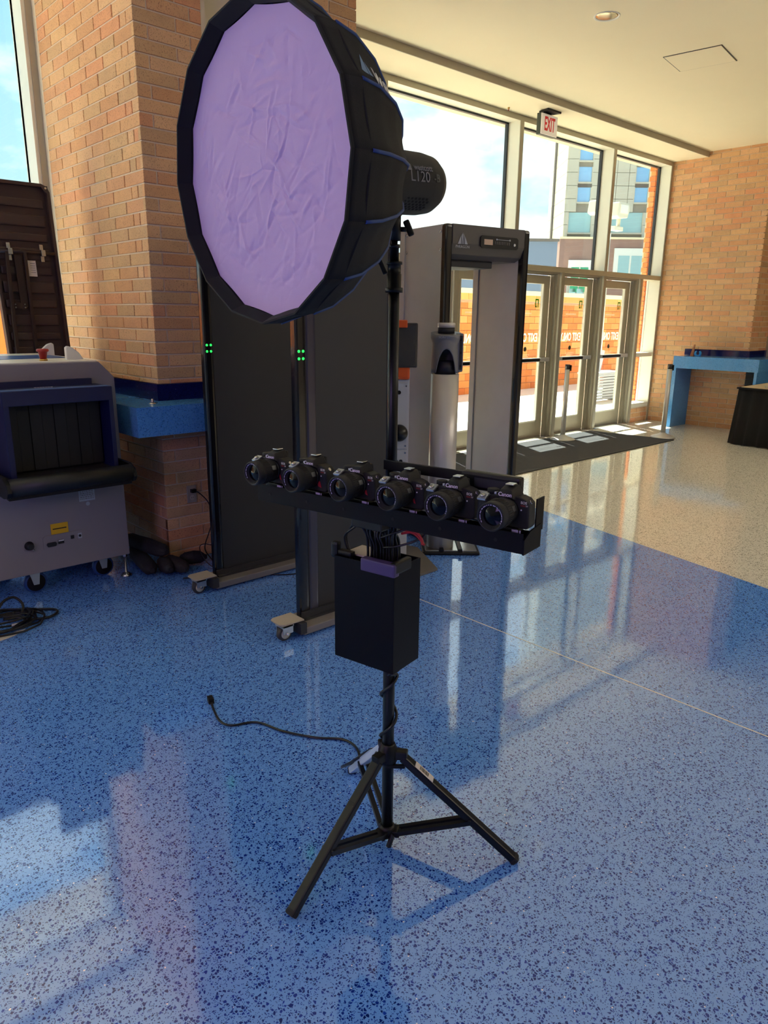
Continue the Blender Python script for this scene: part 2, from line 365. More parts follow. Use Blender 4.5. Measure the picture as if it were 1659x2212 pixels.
# ------------------------------------------------------------------ mesh helpers
class MB:
    def __init__(s, off=(0, 0, 0)):
        s.bm = bmesh.new(); s.off = V(off)
    def _add(s, verts, faces, smooth=False):
        vs_ = [s.bm.verts.new(V(v) - s.off) for v in verts]
        for f in faces:
            try:
                q = s.bm.faces.new([vs_[i] for i in f]); q.smooth = smooth
            except ValueError: pass
    def box(s, a, b, rot=None, piv=None):
        x0, y0, z0 = a; x1, y1, z1 = b
        vv = [V((x, y, z)) for z in (z0, z1) for y in (y0, y1) for x in (x0, x1)]
        if rot is not None:
            pv = V(piv) if piv is not None else (V(a) + V(b))/2
            vv = [pv + rot @ (v - pv) for v in vv]
        s._add(vv, [(0, 2, 3, 1), (4, 5, 7, 6), (0, 1, 5, 4), (2, 6, 7, 3), (0, 4, 6, 2), (1, 3, 7, 5)])
        return s
    def obox(s, c, ux, uy, uz, hx, hy, hz):
        """oriented box from centre, unit axes and half sizes"""
        c = V(c); ux = V(ux); uy = V(uy); uz = V(uz)
        vv = [c + ux*(hx*i) + uy*(hy*j) + uz*(hz*k) for k in (-1, 1) for j in (-1, 1) for i in (-1, 1)]
        s._add(vv, [(0, 2, 3, 1), (4, 5, 7, 6), (0, 1, 5, 4), (2, 6, 7, 3), (0, 4, 6, 2), (1, 3, 7, 5)])
        return s
    def bar(s, p, q, wx, wy, up=(0, 0, 1)):
        p = V(p); q = V(q); d = (q - p); L_ = d.length; d.normalize()
        u = d.cross(V(up))
        if u.length < 1e-4: u = d.cross(V((1, 0, 0)))
        u.normalize(); v_ = u.cross(d)
        return s.obox((p+q)/2, d, u, v_, L_/2, wx/2, wy/2)
    def lathe(s, prof, o, ax, seg=24, smooth=True, cap=True, ang0=0.0):
        o = V(o); ax = V(ax).normalized()
        u = ax.cross(V((0, 0, 1)))
        if u.length < 1e-3: u = ax.cross(V((1, 0, 0)))
        u.normalize(); v_ = ax.cross(u)
        vv = []
        for t_, r in prof:
            for k in range(seg):
                a = ang0 + 2*PI*k/seg
                vv.append(o + ax*t_ + (u*math.cos(a) + v_*math.sin(a))*r)
        ff = []
        for i in range(len(prof)-1):
            for k in range(seg):
                k2 = (k+1) % seg
                ff.append((i*seg+k, i*seg+k2, (i+1)*seg+k2, (i+1)*seg+k))
        n0 = len(s.bm.faces)
        vs_ = [s.bm.verts.new(v - s.off) for v in vv]
        for f in ff:
            q = s.bm.faces.new([vs_[i] for i in f]); q.smooth = smooth
        if cap:
            if prof[0][1] > 1e-6: s.bm.faces.new([vs_[k] for k in range(seg)][::-1])
            if prof[-1][1] > 1e-6: s.bm.faces.new([vs_[(len(prof)-1)*seg+k] for k in range(seg)])
        return s
    def cyl(s, p, q, r, seg=20, r2=None, smooth=True):
        p = V(p); q = V(q)
        return s.lathe([(0, r), ((q-p).length, r if r2 is None else r2)], p, q-p, seg, smooth)
    def tube(s, pts, r, seg=8, closed=False):
        pts = [V(p) for p in pts]; n = len(pts)
        rings = []
        prev = None
        for i, p in enumerate(pts):
            a = pts[i-1] if (i > 0 or closed) else p
            b = pts[(i+1) % n] if (i < n-1 or closed) else p
            d = (b - a).normalized()
            if prev is None:
                u = d.cross(V((0, 0, 1)))
                if u.length < 1e-3: u = d.cross(V((1, 0, 0)))
            else:
                u = prev - d*prev.dot(d)
                if u.length < 1e-5: u = d.cross(V((0, 0, 1)))
            u.normalize(); prev = u; v_ = d.cross(u)
            rings.append([s.bm.verts.new(p + (u*math.cos(2*PI*k/seg) + v_*math.sin(2*PI*k/seg))*r - s.off) for k in range(seg)])
        m = n if closed else n-1
        for i in range(m):
            A = rings[i]; B = rings[(i+1) % n]
            for k in range(seg):
                q = s.bm.faces.new((A[k], A[(k+1) % seg], B[(k+1) % seg], B[k])); q.smooth = True
        if not closed:
            s.bm.faces.new(rings[0][::-1]); s.bm.faces.new(rings[-1])
        return s
    def prism(s, poly, o, ux, uy, depth):
        """polygon in the plane (ux, uy) at o, pushed along ux x uy by depth"""
        o = V(o); ux = V(ux); uy = V(uy); nz = ux.cross(uy).normalized()*depth
        n = len(poly)
        a = [s.bm.verts.new(o + ux*x + uy*y - s.off) for x, y in poly]
        b = [s.bm.verts.new(o + ux*x + uy*y + nz - s.off) for x, y in poly]
        s.bm.faces.new(a[::-1]); s.bm.faces.new(b)
        for i in range(n):
            s.bm.faces.new((a[i], a[(i+1) % n], b[(i+1) % n], b[i]))
        return s
    def build(s, name, material, parent=None, bevel=0.0, seg=2, smooth=False):
        bmesh.ops.recalc_face_normals(s.bm, faces=s.bm.faces)
        if bevel > 0:
            ed = [e for e in s.bm.edges if len(e.link_faces) == 2 and e.calc_face_angle(0) > 0.6]
            try: bmesh.ops.bevel(s.bm, geom=ed, offset=bevel, segments=seg, profile=0.6, affect='EDGES', clamp_overlap=True)
            except Exception: pass
        me = bpy.data.meshes.new(name); s.bm.to_mesh(me); s.bm.free()
        if smooth:
            for p in me.polygons: p.use_smooth = True
        me.materials.append(M[material] if isinstance(material, str) else material)
        o = bpy.data.objects.new(name, me); COL.objects.link(o)
        if parent: o.parent = parent
        return o

def tag(o, label=None, cat=None, group=None, kind=None):
    if label: o['label'] = label
    if cat: o['category'] = cat
    if group: o['group'] = group
    if kind: o['kind'] = kind
    return o
def thing(name, label, cat, loc=(0, 0, 0), rz=0.0, group=None):
    o = bpy.data.objects.new(name, None); COL.objects.link(o)
    o.location = loc; o.rotation_euler = (0, 0, rz); o.empty_display_size = 0.1
    return tag(o, label, cat, group)
def copy_tree(o, parent=None):
    c = o.copy(); COL.objects.link(c)
    if parent: c.parent = parent
    for ch in list(o.children): copy_tree(ch, c)
    return c
def struct(o): o['kind'] = 'structure'; return o

def text(body, size, material, parent, origin, ux, uy, name='lettering', off=(0, 0, 0), align='CENTER', shear=0.0, squeeze=1.0, bold=0.0, depth=0.0004):
    cu = bpy.data.curves.new('t', 'FONT'); cu.body = body; cu.size = size; cu.align_x = align; cu.align_y = 'CENTER'
    cu.extrude = depth; cu.shear = shear; cu.resolution_u = 3; cu.offset = bold
    ob = bpy.data.objects.new('t', cu); COL.objects.link(ob)
    bpy.context.view_layer.update()
    me = bpy.data.meshes.new_from_object(ob.evaluated_get(bpy.context.evaluated_depsgraph_get()))
    bpy.data.objects.remove(ob)
    ux = V(ux).normalized(); uy = V(uy).normalized(); uz = ux.cross(uy)
    mt = Matrix((ux*squeeze, uy, uz)).transposed().to_4x4(); mt.translation = V(origin) - V(off)
    me.transform(mt); me.materials.clear(); me.materials.append(M[material]); me.name = name
    o = bpy.data.objects.new(name, me); COL.objects.link(o)
    if parent: o.parent = parent
    return o

def smooth_path(pts, n=6):
    P = [V(p) for p in pts]; out = []
    for i in range(len(P)-1):
        p0 = P[max(i-1, 0)]; p1 = P[i]; p2 = P[i+1]; p3 = P[min(i+2, len(P)-1)]
        for k in range(n):
            t = k/n
            out.append(0.5*((2*p1) + (p2-p0)*t + (2*p0-5*p1+4*p2-p3)*t*t + (3*p1-p0-3*p2+p3)*t**3))
    out.append(P[-1]); return out

# ------------------------------------------------------------------ brick walls
BH = 0.0757; BP = 0.265; JT = 0.010
_bmesh_cache = {}
def brick_mesh(wd, ht, dp, material):
    key = (round(wd, 3), round(ht, 3), dp, material)
    if key not in _bmesh_cache:
        b = MB(); b.box((-wd/2, -dp, -ht/2), (wd/2, 0.0, ht/2))
        bmesh.ops.recalc_face_normals(b.bm, faces=b.bm.faces)
        top = [e for e in b.bm.edges if all(abs(v.co.y) < 1e-6 for v in e.verts)]
        bmesh.ops.bevel(b.bm, geom=top, offset=0.002, segments=1, affect='EDGES')
        me = bpy.data.meshes.new('brick'); b.bm.to_mesh(me); b.bm.free(); me.materials.append(M[material])
        _bmesh_cache[key] = me
    return _bmesh_cache[key]
def in_view(p, m=30):
    c = RM.transposed() @ (V(p) - CAMP)
    if c.z > -0.1: return False
    x = IW/2 - FPX*c.x/c.z; y = IH/2 + FPX*c.y/c.z
    return -m < x < IW+m and -m < y < IH+m
def brick_wall(parent, o, u, nrm, length, z0, z1, rowA, rowB, hidden=None, holes=None, bh=BH, bp=BP, limit=290, material='brick', far='brick_far', dp=0.03, swap=False, cut=None):
    """bricks as parts laid on the face starting at o along u; nrm points out of the wall"""
    o = V(o); u = V(u).normalized(); nrm = V(nrm).normalized()
    items = []
    if length < 0.03: return
    nrows = int(math.ceil((z1 - z0)/bh - 1e-6))
    for r in range(nrows):
        zb = z0 + r*bh; zt = min(zb + bh - JT, z1)
        if cut:
            if zb >= cut[0] and zt <= cut[1] + 0.015: continue
            if zb < cut[1] < zt: zb = cut[1] + 0.002
            if zb < cut[0] < zt: zt = cut[0]
        if zt - zb < 0.015: continue
        cuts = [0.0] + list(rowA if (r % 2 == 0) != swap else rowB)
        while cuts[-1] < length: cuts.append(cuts[-1] + bp)
        for a, b in zip(cuts[:-1], cuts[1:]):
            b2 = min(b, length); wd = b2 - a - (JT if b2 < length else 0)
            if wd < 0.02: continue
            c = o + u*(a + wd/2); c.z = (zb+zt)/2
            if holes and holes(a + wd/2, c.z): continue
            items.append((c, round(wd, 3), round(zt-zb, 3)))
    vis = [i for i in items if in_view(i[0]) and not (hidden and hidden(i[0]))]
    vis.sort(key=lambda i: (i[0]-CAMP).length)
    front = vis[:limit]; fs = set(id(i) for i in front)
    rest = [i for i in items if id(i) not in fs]
    rot = Matrix((u, nrm, V((0, 0, 1)))).transposed()
    if rot.determinant() < 0: rot = Matrix((-u, nrm, V((0, 0, 1)))).transposed()
    q = rot.to_quaternion()
    for c, wd, ht in front:
        ob = bpy.data.objects.new('brick', brick_mesh(wd, ht, dp, material)); COL.objects.link(ob)
        ob.rotation_mode = 'QUATERNION'; ob.rotation_quaternion = q
        ob.location = c + nrm*random.uniform(-0.0008, 0.0012); ob.parent = parent
    if rest:
        b = MB()
        for c, wd, ht in rest:
            b.obox(c - nrm*(dp/2), u, nrm, (0, 0, 1), wd/2, dp/2, ht/2)
        ob = b.build('distant_bricks', far, parent); ob['kind'] = 'stuff'

# ------------------------------------------------------------------ setting
YG = 5.87; YGL = 6.06; XR = 11.35; ZC = 3.97; ZS = 3.90; XP = 2.088; YP = 4.342; XPR = 3.72
fl = struct(MB().box((-7, -9, -0.12), (14.2, 6.12, 0.0)).build('floor', 'floor_terrazzo'))
st = struct(MB().box((2.873, -2.0, 0.0), (2.879, 4.1, 0.0008)).build('trim_1', 'alum_cream'))
ce = struct(MB().box((-7, -9, ZC), (14.2, 5.34, ZC+0.15)).build('ceiling', 'ceiling_paint'))
so_ = MB(); so_.box((-7, 5.34, ZS), (XR+0.1, 6.12, ZC+0.15))
sof = struct(so_.build('trim_2', 'ceiling_paint'))
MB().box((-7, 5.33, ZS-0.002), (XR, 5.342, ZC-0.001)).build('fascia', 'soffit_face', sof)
struct(MB().box((-7.2, -9, 0), (-7, 6.12, 4)).build('wall_left', 'wall_paint'))
struct(MB().box((-7.2, -9.2, 0), (14.2, -9, 4)).build('wall_back', 'wall_paint'))
struct(MB().box((14.2, -9.2, 0), (14.4, 6.2, 4)).build('wall_far_right', 'dark_room'))

# brick pier on the left (two faces) -----------------------------------------
pier = MB()
pier.box((XP+0.007, YP+0.007, 0), (2.52, 5.80, ZC))
pier.box((3.28, YP+0.007, 0), (XPR-0.007, 5.80, ZC))
pier.box((2.50, YP+0.15, 0), (3.30, 5.80, ZC))
pier.box((2.50, YP+0.007, 0), (3.30, YP+0.16, 1.20))
pr = struct(pier.build('wall_front', 'mortar'))
MB().box((2.525, YP+0.10, 1.20), (3.275, YP+0.152, ZC)).build('plaster_panel', 'plaster', pr)
MB().box((2.515, YP+0.005, 1.20), (2.545, YP+0.152, ZC)).build('plaster_edge', 'plaster', pr)
MB().box((3.255, YP+0.005, 1.20), (3.285, YP+0.152, ZC)).build('plaster_edge', 'plaster', pr)
def hid_front(c):
    return c.z > 3.3 or (2.55 < c.x < 3.4)
def hid_lit(c):
    return c.z < 0.3 or (c.z < 1.07 and c.y > 5.3)
hole_f = lambda a, z: (XP + a > 2.52 and XP + a < 3.28 and z > 1.2) or (0.9 < z < 1.175)
brick_wall(pr, (XP, YP, 0), (1, 0, 0), (0, -1, 0), 2.515-XP, 0, ZC, [0.265], [0.09], hid_front, None, limit=220, cut=(0.9, 1.177))
brick_wall(pr, (2.515, YP, 0), (1, 0, 0), (0, -1, 0), XPR-2.515, 0, 1.20, [0.1], [0.2], hid_front, None, limit=10, cut=(0.9, 1.177))
brick_wall(pr, (3.285, YP, 1.211), (1, 0, 0), (0, -1, 0), XPR-3.285, 1.211, ZC, [0.1], [0.2], lambda c: c.z < 3.2, None, limit=60)
lit = struct(MB().box((XP+0.006, YP+0.012, 0.0), (XP+0.009, 5.80, ZC)).build('wall_left_pier', 'mortar'))
brick_wall(lit, (XP, YP+0.002, 0), (0, 1, 0), (-1, 0, 0), 5.80-YP, 0, ZC, [0.09, 0.175], [0.265], hid_lit, None, limit=290, cut=(0.9, 1.177))
brick_wall(pr, (XPR, YP+0.002, 1.211), (0, 1, 0), (1, 0, 0), 5.80-YP, 1.211, ZC, [0.09, 0.175], [0.265], lambda c: True)
# navy band and blue counter round the pier
ct = thing('counter', 'thick blue terrazzo counter wrapped round the left brick pier', 'counter', (1.95, 4.2, 0))
f = (1.95, 4.2, 0)
b = MB(f); b.box((1.814, 4.07, 0.90), (4.0, YP+0.03, 1.075)); b.box((1.814, YP+0.03, 0.90), (XP+0.03, 5.85, 1.075))
b.build('countertop', 'blue_terrazzo', ct)
b = MB(f); b.box((XP-0.014, YP-0.014, 1.075), (XPR+0.014, YP+0.02, 1.177)); b.box((XP-0.014, YP+0.02, 1.075), (XP+0.02, 5.82, 1.177))
b.build('backsplash', 'navy_terrazzo', ct)

# right wall ------------------------------------------------------------------
rw = struct(MB().box((XR+0.007, 4.42, 0), (XR+0.5, 6.09, ZC)).build('wall_right', 'mortar'))
brick_wall(rw, (XR, 4.40, 0), (0, 1, 0), (-1, 0, 0), 5.93-4.40, 0, ZC, [0.09], [0.225], None, None, limit=295)
rr_ = struct(MB().box((XR+0.03, 4.407, 0), (14.2, 4.5, ZC)).build('wall_right_return', 'mortar'))
brick_wall(rr_, (XR+0.002, 4.40, 0), (1, 0, 0), (0, -1, 0), 0.62, 0, ZC, [0.265], [0.09], None, None, limit=200)
struct(MB().box((XR+0.62, 4.36, 0), (XR+0.70, 4.43, ZC)).build('trim_3', 'alum_face'))
MB().box((XR+0.70, 4.38, 0), (14.2, 4.42, ZC)).build('opening_shade', 'dark_room', rr_)  # dark-coloured sheet added in place of the shaded opening

# ---- glazed wall
gw = struct(MB().box((3.0, YG, ZS-0.055), (XR, YGL+0.02, ZS+0.01)).build('trim_4', 'alum_cream'))
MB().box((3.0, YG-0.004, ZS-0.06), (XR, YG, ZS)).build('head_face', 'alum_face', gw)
ZT0, ZT1 = 2.19, 2.255
mul = [10.70, 9.66, 8.62, 7.57, 6.50, 5.43]      # X of the narrow front faces
tr = struct(MB().box((3.0, YG, ZT0), (XR, YGL+0.02, ZT1)).build('trim_5', 'alum_door'))
def mullion(x0, x1, z0, z1, i):
    m = struct(MB().box((x0, YG+0.002, z0), (x1, YGL+0.03, z1)).build('trim_%d' % i, 'alum_cream'))
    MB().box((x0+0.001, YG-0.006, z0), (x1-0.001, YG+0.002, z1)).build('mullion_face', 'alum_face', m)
    return m
ti = 6
for x in (9.69, 7.60, 5.40, 3.30):
    mullion(x-0.035, x+0.035, ZT1, ZS-0.055, ti); ti += 1
for x in mul + [4.36]:
    mullion(x, x+0.07, 0, ZT0, ti); ti += 1
mullion(XR-0.05, XR, 0, ZS-0.055, ti); ti += 1
# panes above
xs = [XR-0.05, 9.725, 9.655, 7.635, 7.565, 5.435, 5.365, 3.335]
for i in range(0, 8, 2):
    wd = struct(MB().box((xs[i+1], YGL-0.004, ZT1), (xs[i], YGL+0.004, ZS-0.055)).build('window_%d' % (i//2+1), 'glass'))
    g = MB(); g.box((xs[i]-0.02, YGL-0.02, ZT1), (xs[i], YGL+0.02, ZS-0.055)); g.box((xs[i+1], YGL-0.02, ZT1), (xs[i+1]+0.02, YGL+0.02, ZS-0.055))
    g.box((xs[i+1], YGL-0.02, ZS-0.075), (xs[i], YGL+0.02, ZS-0.055)); g.build('gasket', 'dark_steel', wd)
# sidelight with low brick wall
sl = struct(MB().box((10.77, YGL-0.004, 0.30), (XR-0.05, YGL+0.004, ZT0)).build('window_5', 'glass'))
MB().box((10.77, YG, 1.03), (XR-0.07, YGL+0.02, 1.09)).build('mid_rail', 'alum_cream', sl)
MB().box((10.77, YG, 0.24), (XR-0.02, YGL+0.02, 0.30)).build('sill', 'alum_cream', sl)
kw = struct(MB().box((10.78, YG+0.014, 0), (XR+0.02, YGL, 0.24)).build('wall_low', 'mortar'))
brick_wall(kw, (10.78, YG+0.008, 0), (1, 0, 0), (0, -1, 0), XR-10.78, 0, 0.235, [0.2], [0.08])

# doors
def door(i, x0, x1):
    """glass door leaf between two mullions, x0..x1"""
    YD = 5.99
    d = MB()
    fr = MB()                                    # stepped frame
    for k, (a, yy) in enumerate(((0.045, 5.90), (0.075, 5.94))):
        fr.box((x0, yy, 0), (x0+a, yy+0.05, ZT0)); fr.box((x1-a, yy, 0), (x1, yy+0.05, ZT0)); fr.box((x0+a, yy, ZT0-a*0.5), (x1-a, yy+0.05, ZT0))
    a, b_ = x0+0.08, x1-0.08
    leaf = MB(); zt = 2.145
    leaf.box((a, YD, 0.015), (a+0.09, YD+0.045, zt)); leaf.box((b_-0.13, YD, 0.015), (b_, YD+0.045, zt))
    leaf.box((a+0.09, YD, 0.015), (b_-0.13, YD+0.045, 0.215)); leaf.box((a+0.09, YD, 2.04), (b_-0.13, YD+0.045, zt))
    D = struct(leaf.build('door_%d' % i, 'alum_door'))
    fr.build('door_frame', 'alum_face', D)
    g0, g1 = a+0.09, b_-0.13
    st_ = MB(); st_.box((g1-0.022, YD-0.008, 0.215), (g1, YD+0.02, 2.04)); st_.box((g0, YD-0.008, 0.215), (g0+0.012, YD+0.02, 2.04)); st_.box((g0, YD-0.008, 0.215), (g1, YD+0.02, 0.235))
    st_.build('glazing_bead', 'alum_cream', D)
    MB().box((g0, YD+0.018, 0.215), (g1, YD+0.026, 2.04)).build('pane', 'glass', D)
    pb = MB(); pb.box((a+0.01, YD-0.075, 1.035), (b_-0.01, YD-0.03, 1.085)); P = pb.build('push_bar', 'brushed_steel', D, bevel=0.004)
    MB().box((a+0.07, YD-0.079, 1.043), (g1-0.10, YD-0.073, 1.077)).build('touch_pad', 'black_plastic', P)
    MB().box((b_-0.12, YD-0.03, 1.03), (b_-0.02, YD, 1.09)).box((a+0.0, YD-0.03, 1.03), (a+0.07, YD, 1.09)).build('bracket', 'steel', P)
    # lettering on the outside of the glass, so it reads backwards from inside
    yy = YD+0.028; cx = (g0+g1)/2
    text('EXIT ONLY', 0.155, 'decal_white', D, (cx, yy, 1.345), (-1, 0, 0), (0, 0, 1), 'door_lettering', squeeze=0.66, bold=0.002)
    lg = MB(); gx = g1-0.06; z = 1.80
    for (p, q) in (((gx-0.075, z+0.03), (gx, z+0.048)), ((gx-0.018, z-0.06), (gx, z+0.04)), ((gx-0.075, z-0.06), (gx-0.057, z+0.04)), ((gx-0.075, z-0.06), (gx-0.035, z-0.044)), ((gx-0.045, z-0.05), (gx-0.035, z-0.02))):
        lg.box((p[0], yy-0.001, p[1]), (q[0], yy, q[1]))
    lg.build('logo', 'decal_green', D)
    sm = MB()
    random.seed(40+i)
    for row, (z, x_a, x_b, hh) in enumerate(((1.785, g0+0.05, gx-0.10, 0.020), (1.66, g0+0.14, gx-0.14, 0.020), (1.125, cx-0.10, cx+0.10, 0.010), (1.10, cx-0.08, cx+0.08, 0.010))):
        x = x_a
        while x < x_b:
            wv = random.uniform(0.010, 0.022); sm.box((x, yy-0.001, z-hh/2), (min(x+wv, x_b), yy, z+hh/2)); x += wv+0.008
    sm.build('small_print', 'decal_grey', D)
    MB().lathe([(0, 0.032), (0.002, 0.032)], (cx, yy, 1.20), (0, 1, 0), 20).build('round_emblem', 'decal_dark', D)
    MB().box((x0, 5.88, 0.0), (x1, 6.1, 0.012)).build('threshold', 'steel', D)
    return D
for i, (x0, x1) in enumerate(((9.73, 10.70), (8.69, 9.66), (7.64, 8.62), (6.57, 7.57), (5.50, 6.50), (4.43, 5.43))):
    door(i+1, x0, x1)

# left window --------------------------------------------------------------
lw_ = struct(MB().box((-7, YGL-0.004, 0.30), (2.04, YGL+0.004, ZS-0.055)).build('window_6', 'glass'))
b = MB(); b.box((2.02, YG+0.002, 0), (XP+0.005, YGL+0.03, ZS)); 
for x in (-0.6, -3.2, -5.8): b.box((x, YG+0.002, 0), (x+0.07, YGL+0.03, ZS))
b.box((-7, YG, 0.22), (2.05, YGL+0.02, 0.30)); b.box((-7, YG, ZS-0.055), (2.05, YGL+0.02, ZS+0.01))
b.build('window_frame', 'alum_cream', lw_)
MB().box((2.045, YG-0.006, 0), (XP+0.008, YG+0.002, ZS)).build('frame_face', 'alum_face', lw_)
MB().box((XP+0.008, 5.80, 0), (XP+0.06, YG+0.01, ZS)).build('caulk_joint', 'soffit_face', lw_)
MB().box((2.02, YGL-0.02, 0.3), (2.04, YGL+0.02, ZS)).build('gasket', 'dark_steel', lw_)
MB().box((-7, YG+0.02, 0), (2.05, YGL, 0.22)).build('sill_wall', 'mortar', lw_)
struct(MB().box((XPR, YG+0.1, 0), (4.43, YGL, ZS)).build('window_7', 'glass'))
struct(MB().box((2.09, 5.80, 0), (3.74, 6.1, ZC)).build('wall_back_pier', 'mortar'))
# outside canopy that shades the upper glass
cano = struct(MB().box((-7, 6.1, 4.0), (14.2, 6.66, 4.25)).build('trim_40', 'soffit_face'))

# floor mat
mt = thing('floor_mat', 'dark grey ribbed entrance mat lying along the glass doors', 'mat', (7.5, 5.2, 0))
mo = (7.5, 5.2, 0)
b = MB(mo); b.prism([(4.6, 4.62), (9.62, 4.62), (9.62, 4.9), (9.50, 5.78), (4.6, 5.78)], (0, 0, 0.001), (1, 0, 0), (0, 1, 0), 0.008); b.build('carpet', 'carpet_dark', mt)
MB(mo).prism([(4.6, 4.57), (9.65, 4.57), (9.65, 4.62), (4.6, 4.62)], (0, 0, 0.001), (1, 0, 0), (0, 1, 0), 0.010).build('rubber_edge', 'carpet_edge', mt)

# ------------------------------------------------------------------ outdoors
pv = struct(MB().box((-40, 6.12, -0.2), (60, 120, -0.03)).build('ground', 'concrete'))
ow = thing('garden_wall', 'long orange brick wall with pale coping across the sunlit forecourt', 'wall', (14, 10.6, 0))
oo = (14, 10.6, 0)
MB(oo).box((-12, 10.63, -0.03), (30, 10.95, 1.98)).build('wall_core', 'mortar', ow)
class _P: pass
def brick_wall_local(parent, off, **k):
    before = set(parent.children)
    brick_wall(parent, **k)
    for c in parent.children:
        if c not in before:
            if c.name.startswith('distant'): 
                c.data.transform(Matrix.Translation(-V(off)))
            else: c.location = c.location - V(off)
brick_wall_local(ow, oo, o=(9.0, 10.6, -0.03), u=(1, 0, 0), nrm=(0, -1, 0), length=13.0, z0=-0.03, z1=1.95, rowA=[0.4], rowB=[0.2], bh=0.152, bp=0.4, material='orange_brick', far='orange_brick_far',
    hidden=lambda c: not (12.2 < c.x < 20.5))
b = MB(oo); b.box((-12, 10.605, 0), (9.0, 10.64, 1.95)); b.box((22, 10.605, 0), (30, 10.64, 1.95)); b.build('plain_stretch', 'orange_brick_far', ow)
for k in range(40):
    if k*0.6+8 > 24: break
    MB(oo).box((8+k*0.6, 10.59, 1.97), (8+k*0.6+0.592, 10.64, 2.10)).build('stone_block', 'stone_tan', ow)
MB(oo).box((-12, 10.56, 2.10), (30, 11.0, 2.20)).build('coping', 'stone_cap', ow)

FH = (RM @ V((0, 0, -1))); FH.z = 0; FH.normalize()
RH = V((FH.y, -FH.x, 0))
# tower
DT = 40.0
P0 = FH*DT
K0 = at(1212, 600, P0, FH); K0.z = 0
def tp(px, py): return at(px, py, P0, FH)
tower = thing('tower', 'pale stone panelled tower with blue windows beyond the doors', 'building', (K0.x, K0.y, 0))
to = (K0.x, K0.y, 0)
zl = tp(1237, 515).z                                  # ledge height
def fr(px): return (tp(px, 600) - K0).dot(RH)
SD = 3.9
b = MB(to); b.obox(K0 + RH*12 + FH*(SD/2+0.1) + V((0, 0, 15)), RH, FH, (0, 0, 1), 12, SD/2, 15); b.build('core', 'joint_dark', tower)
wins = [(1249, 1278, 316, 348, 'window_blue'), (1245, 1273.5, 360, 394.6, 'window_blue'), (1243, 1272, 404.5, 438, 'window_blue'),
        (1331, 1397, 316, 348, 'window_blue'), (1367, 1396, 361, 395, 'window_blue'), (1363, 1391.5, 405, 439, 'window_blue')]
rects = []
for x0, x1, y0, y1, m_ in wins:
    ta = tp((x0+x1)/2, y0).z; tb = tp((x0+x1)/2, y1).z
    xm0 = fr(1233) if x1 < 1300 else fr(1353)
    rects.append((xm0, xm0+0.72, tb, ta, m_))
rects.append((fr(1218), fr(1268), tp(1270, 511).z+0.15, tp(1270, 459).z, 'window_pale'))
rects.append((fr(1310), fr(1377), tp(1350, 511).z+0.15, tp(1350, 459).z, 'window_pale'))
for (a, c, z0, z1, m_) in rects:
    wn_ = MB(to).obox(K0 + RH*((a+c)/2) + FH*0.12 + V((0, 0, (z0+z1)/2)), RH, FH, (0, 0, 1), (c-a)/2, 0.06, (z1-z0)/2).build('window', m_, tower)
    fb = MB(to)
    for q in (a, c): fb.obox(K0 + RH*q + FH*0.04 + V((0, 0, (z0+z1)/2)), RH, FH, (0, 0, 1), 0.03, 0.06, (z1-z0)/2)
    fb.obox(K0 + RH*((a+c)/2) + FH*0.04 + V((0, 0, z0)), RH, FH, (0, 0, 1), (c-a)/2+0.03, 0.07, 0.04)
    fb.build('window_surround', 'panel_stone', wn_)
sp_ = MB(to).obox(K0 + RH*(rects[1][0]+0.36) + FH*0.10 + V((0, 0, (rects[1][2]+rects[2][3])/2)), RH, FH, (0, 0, 1), 0.36, 0.06, (rects[1][2]-rects[2][3])/2).build('spandrel', 'spandrel', tower)
MB(to).obox(K0 + RH*(rects[4][0]+0.36) + FH*0.10 + V((0, 0, (rects[4][2]+rects[5][3])/2)), RH, FH, (0, 0, 1), 0.36, 0.06, (rects[4][2]-rects[5][3])/2).build('spandrel', 'spandrel', tower)
# front stone panels on a grid, leaving the windows
pw, ph = 0.62, 0.62
far = MB(to); cnt = 0
for r in range(40):
    z = zl + 0.05 + r*ph
    for c in range(38):
        a = c*pw
        # clip against the windows
        segs = [(a, a+pw-0.02)]
        for (wa, wb, wz0, wz1, _) in rects:
            if z < wz1 and z+ph > wz0:
                ns_ = []
                for (s0, s1) in segs:
                    if s1 <= wa or s0 >= wb: ns_.append((s0, s1))
                    else:
                        if s0 < wa-0.05: ns_.append((s0, wa))
                        if s1 > wb+0.05: ns_.append((wb, s1))
                segs = ns_
        for (s0, s1) in segs:
            if s1 - s0 < 0.08: continue
            cc = K0 + RH*((s0+s1)/2) + FH*0.03 + V((0, 0, z+ph/2-0.01))
            if in_view(cc, 0) and a < 5.6 and z < 12:
                MB(to).obox(cc, RH, FH, (0, 0, 1), (s1-s0)/2, 0.06, ph/2-0.01).build('stone_panel', 'panel_stone', tower)
            else: far.obox(cc, RH, FH, (0, 0, 1), (s1-s0)/2, 0.06, ph/2-0.01)
    for c in range(5):
        a = c*0.80
        cc = K0 - RH*0.02 + FH*(a+0.39) + V((0, 0, z+ph/2-0.01))
        if in_view(cc, 0) and z < 12: MB(to).obox(cc, RH, FH, (0, 0, 1), 0.05, 0.39, ph/2-0.01).build('stone_panel', 'panel_stone', tower)
        else: far.obox(cc, RH, FH, (0, 0, 1), 0.05, 0.39, ph/2-0.01)
o_ = far.build('distant_panels', 'panel_stone_far', tower); o_['kind'] = 'stuff'
MB(to).cyl(K0 - RH*0.12 + FH*2.6, K0 - RH*0.12 + FH*2.6 + V((0, 0, 22)), 0.07, 8).build('downpipe', 'spandrel', tower)
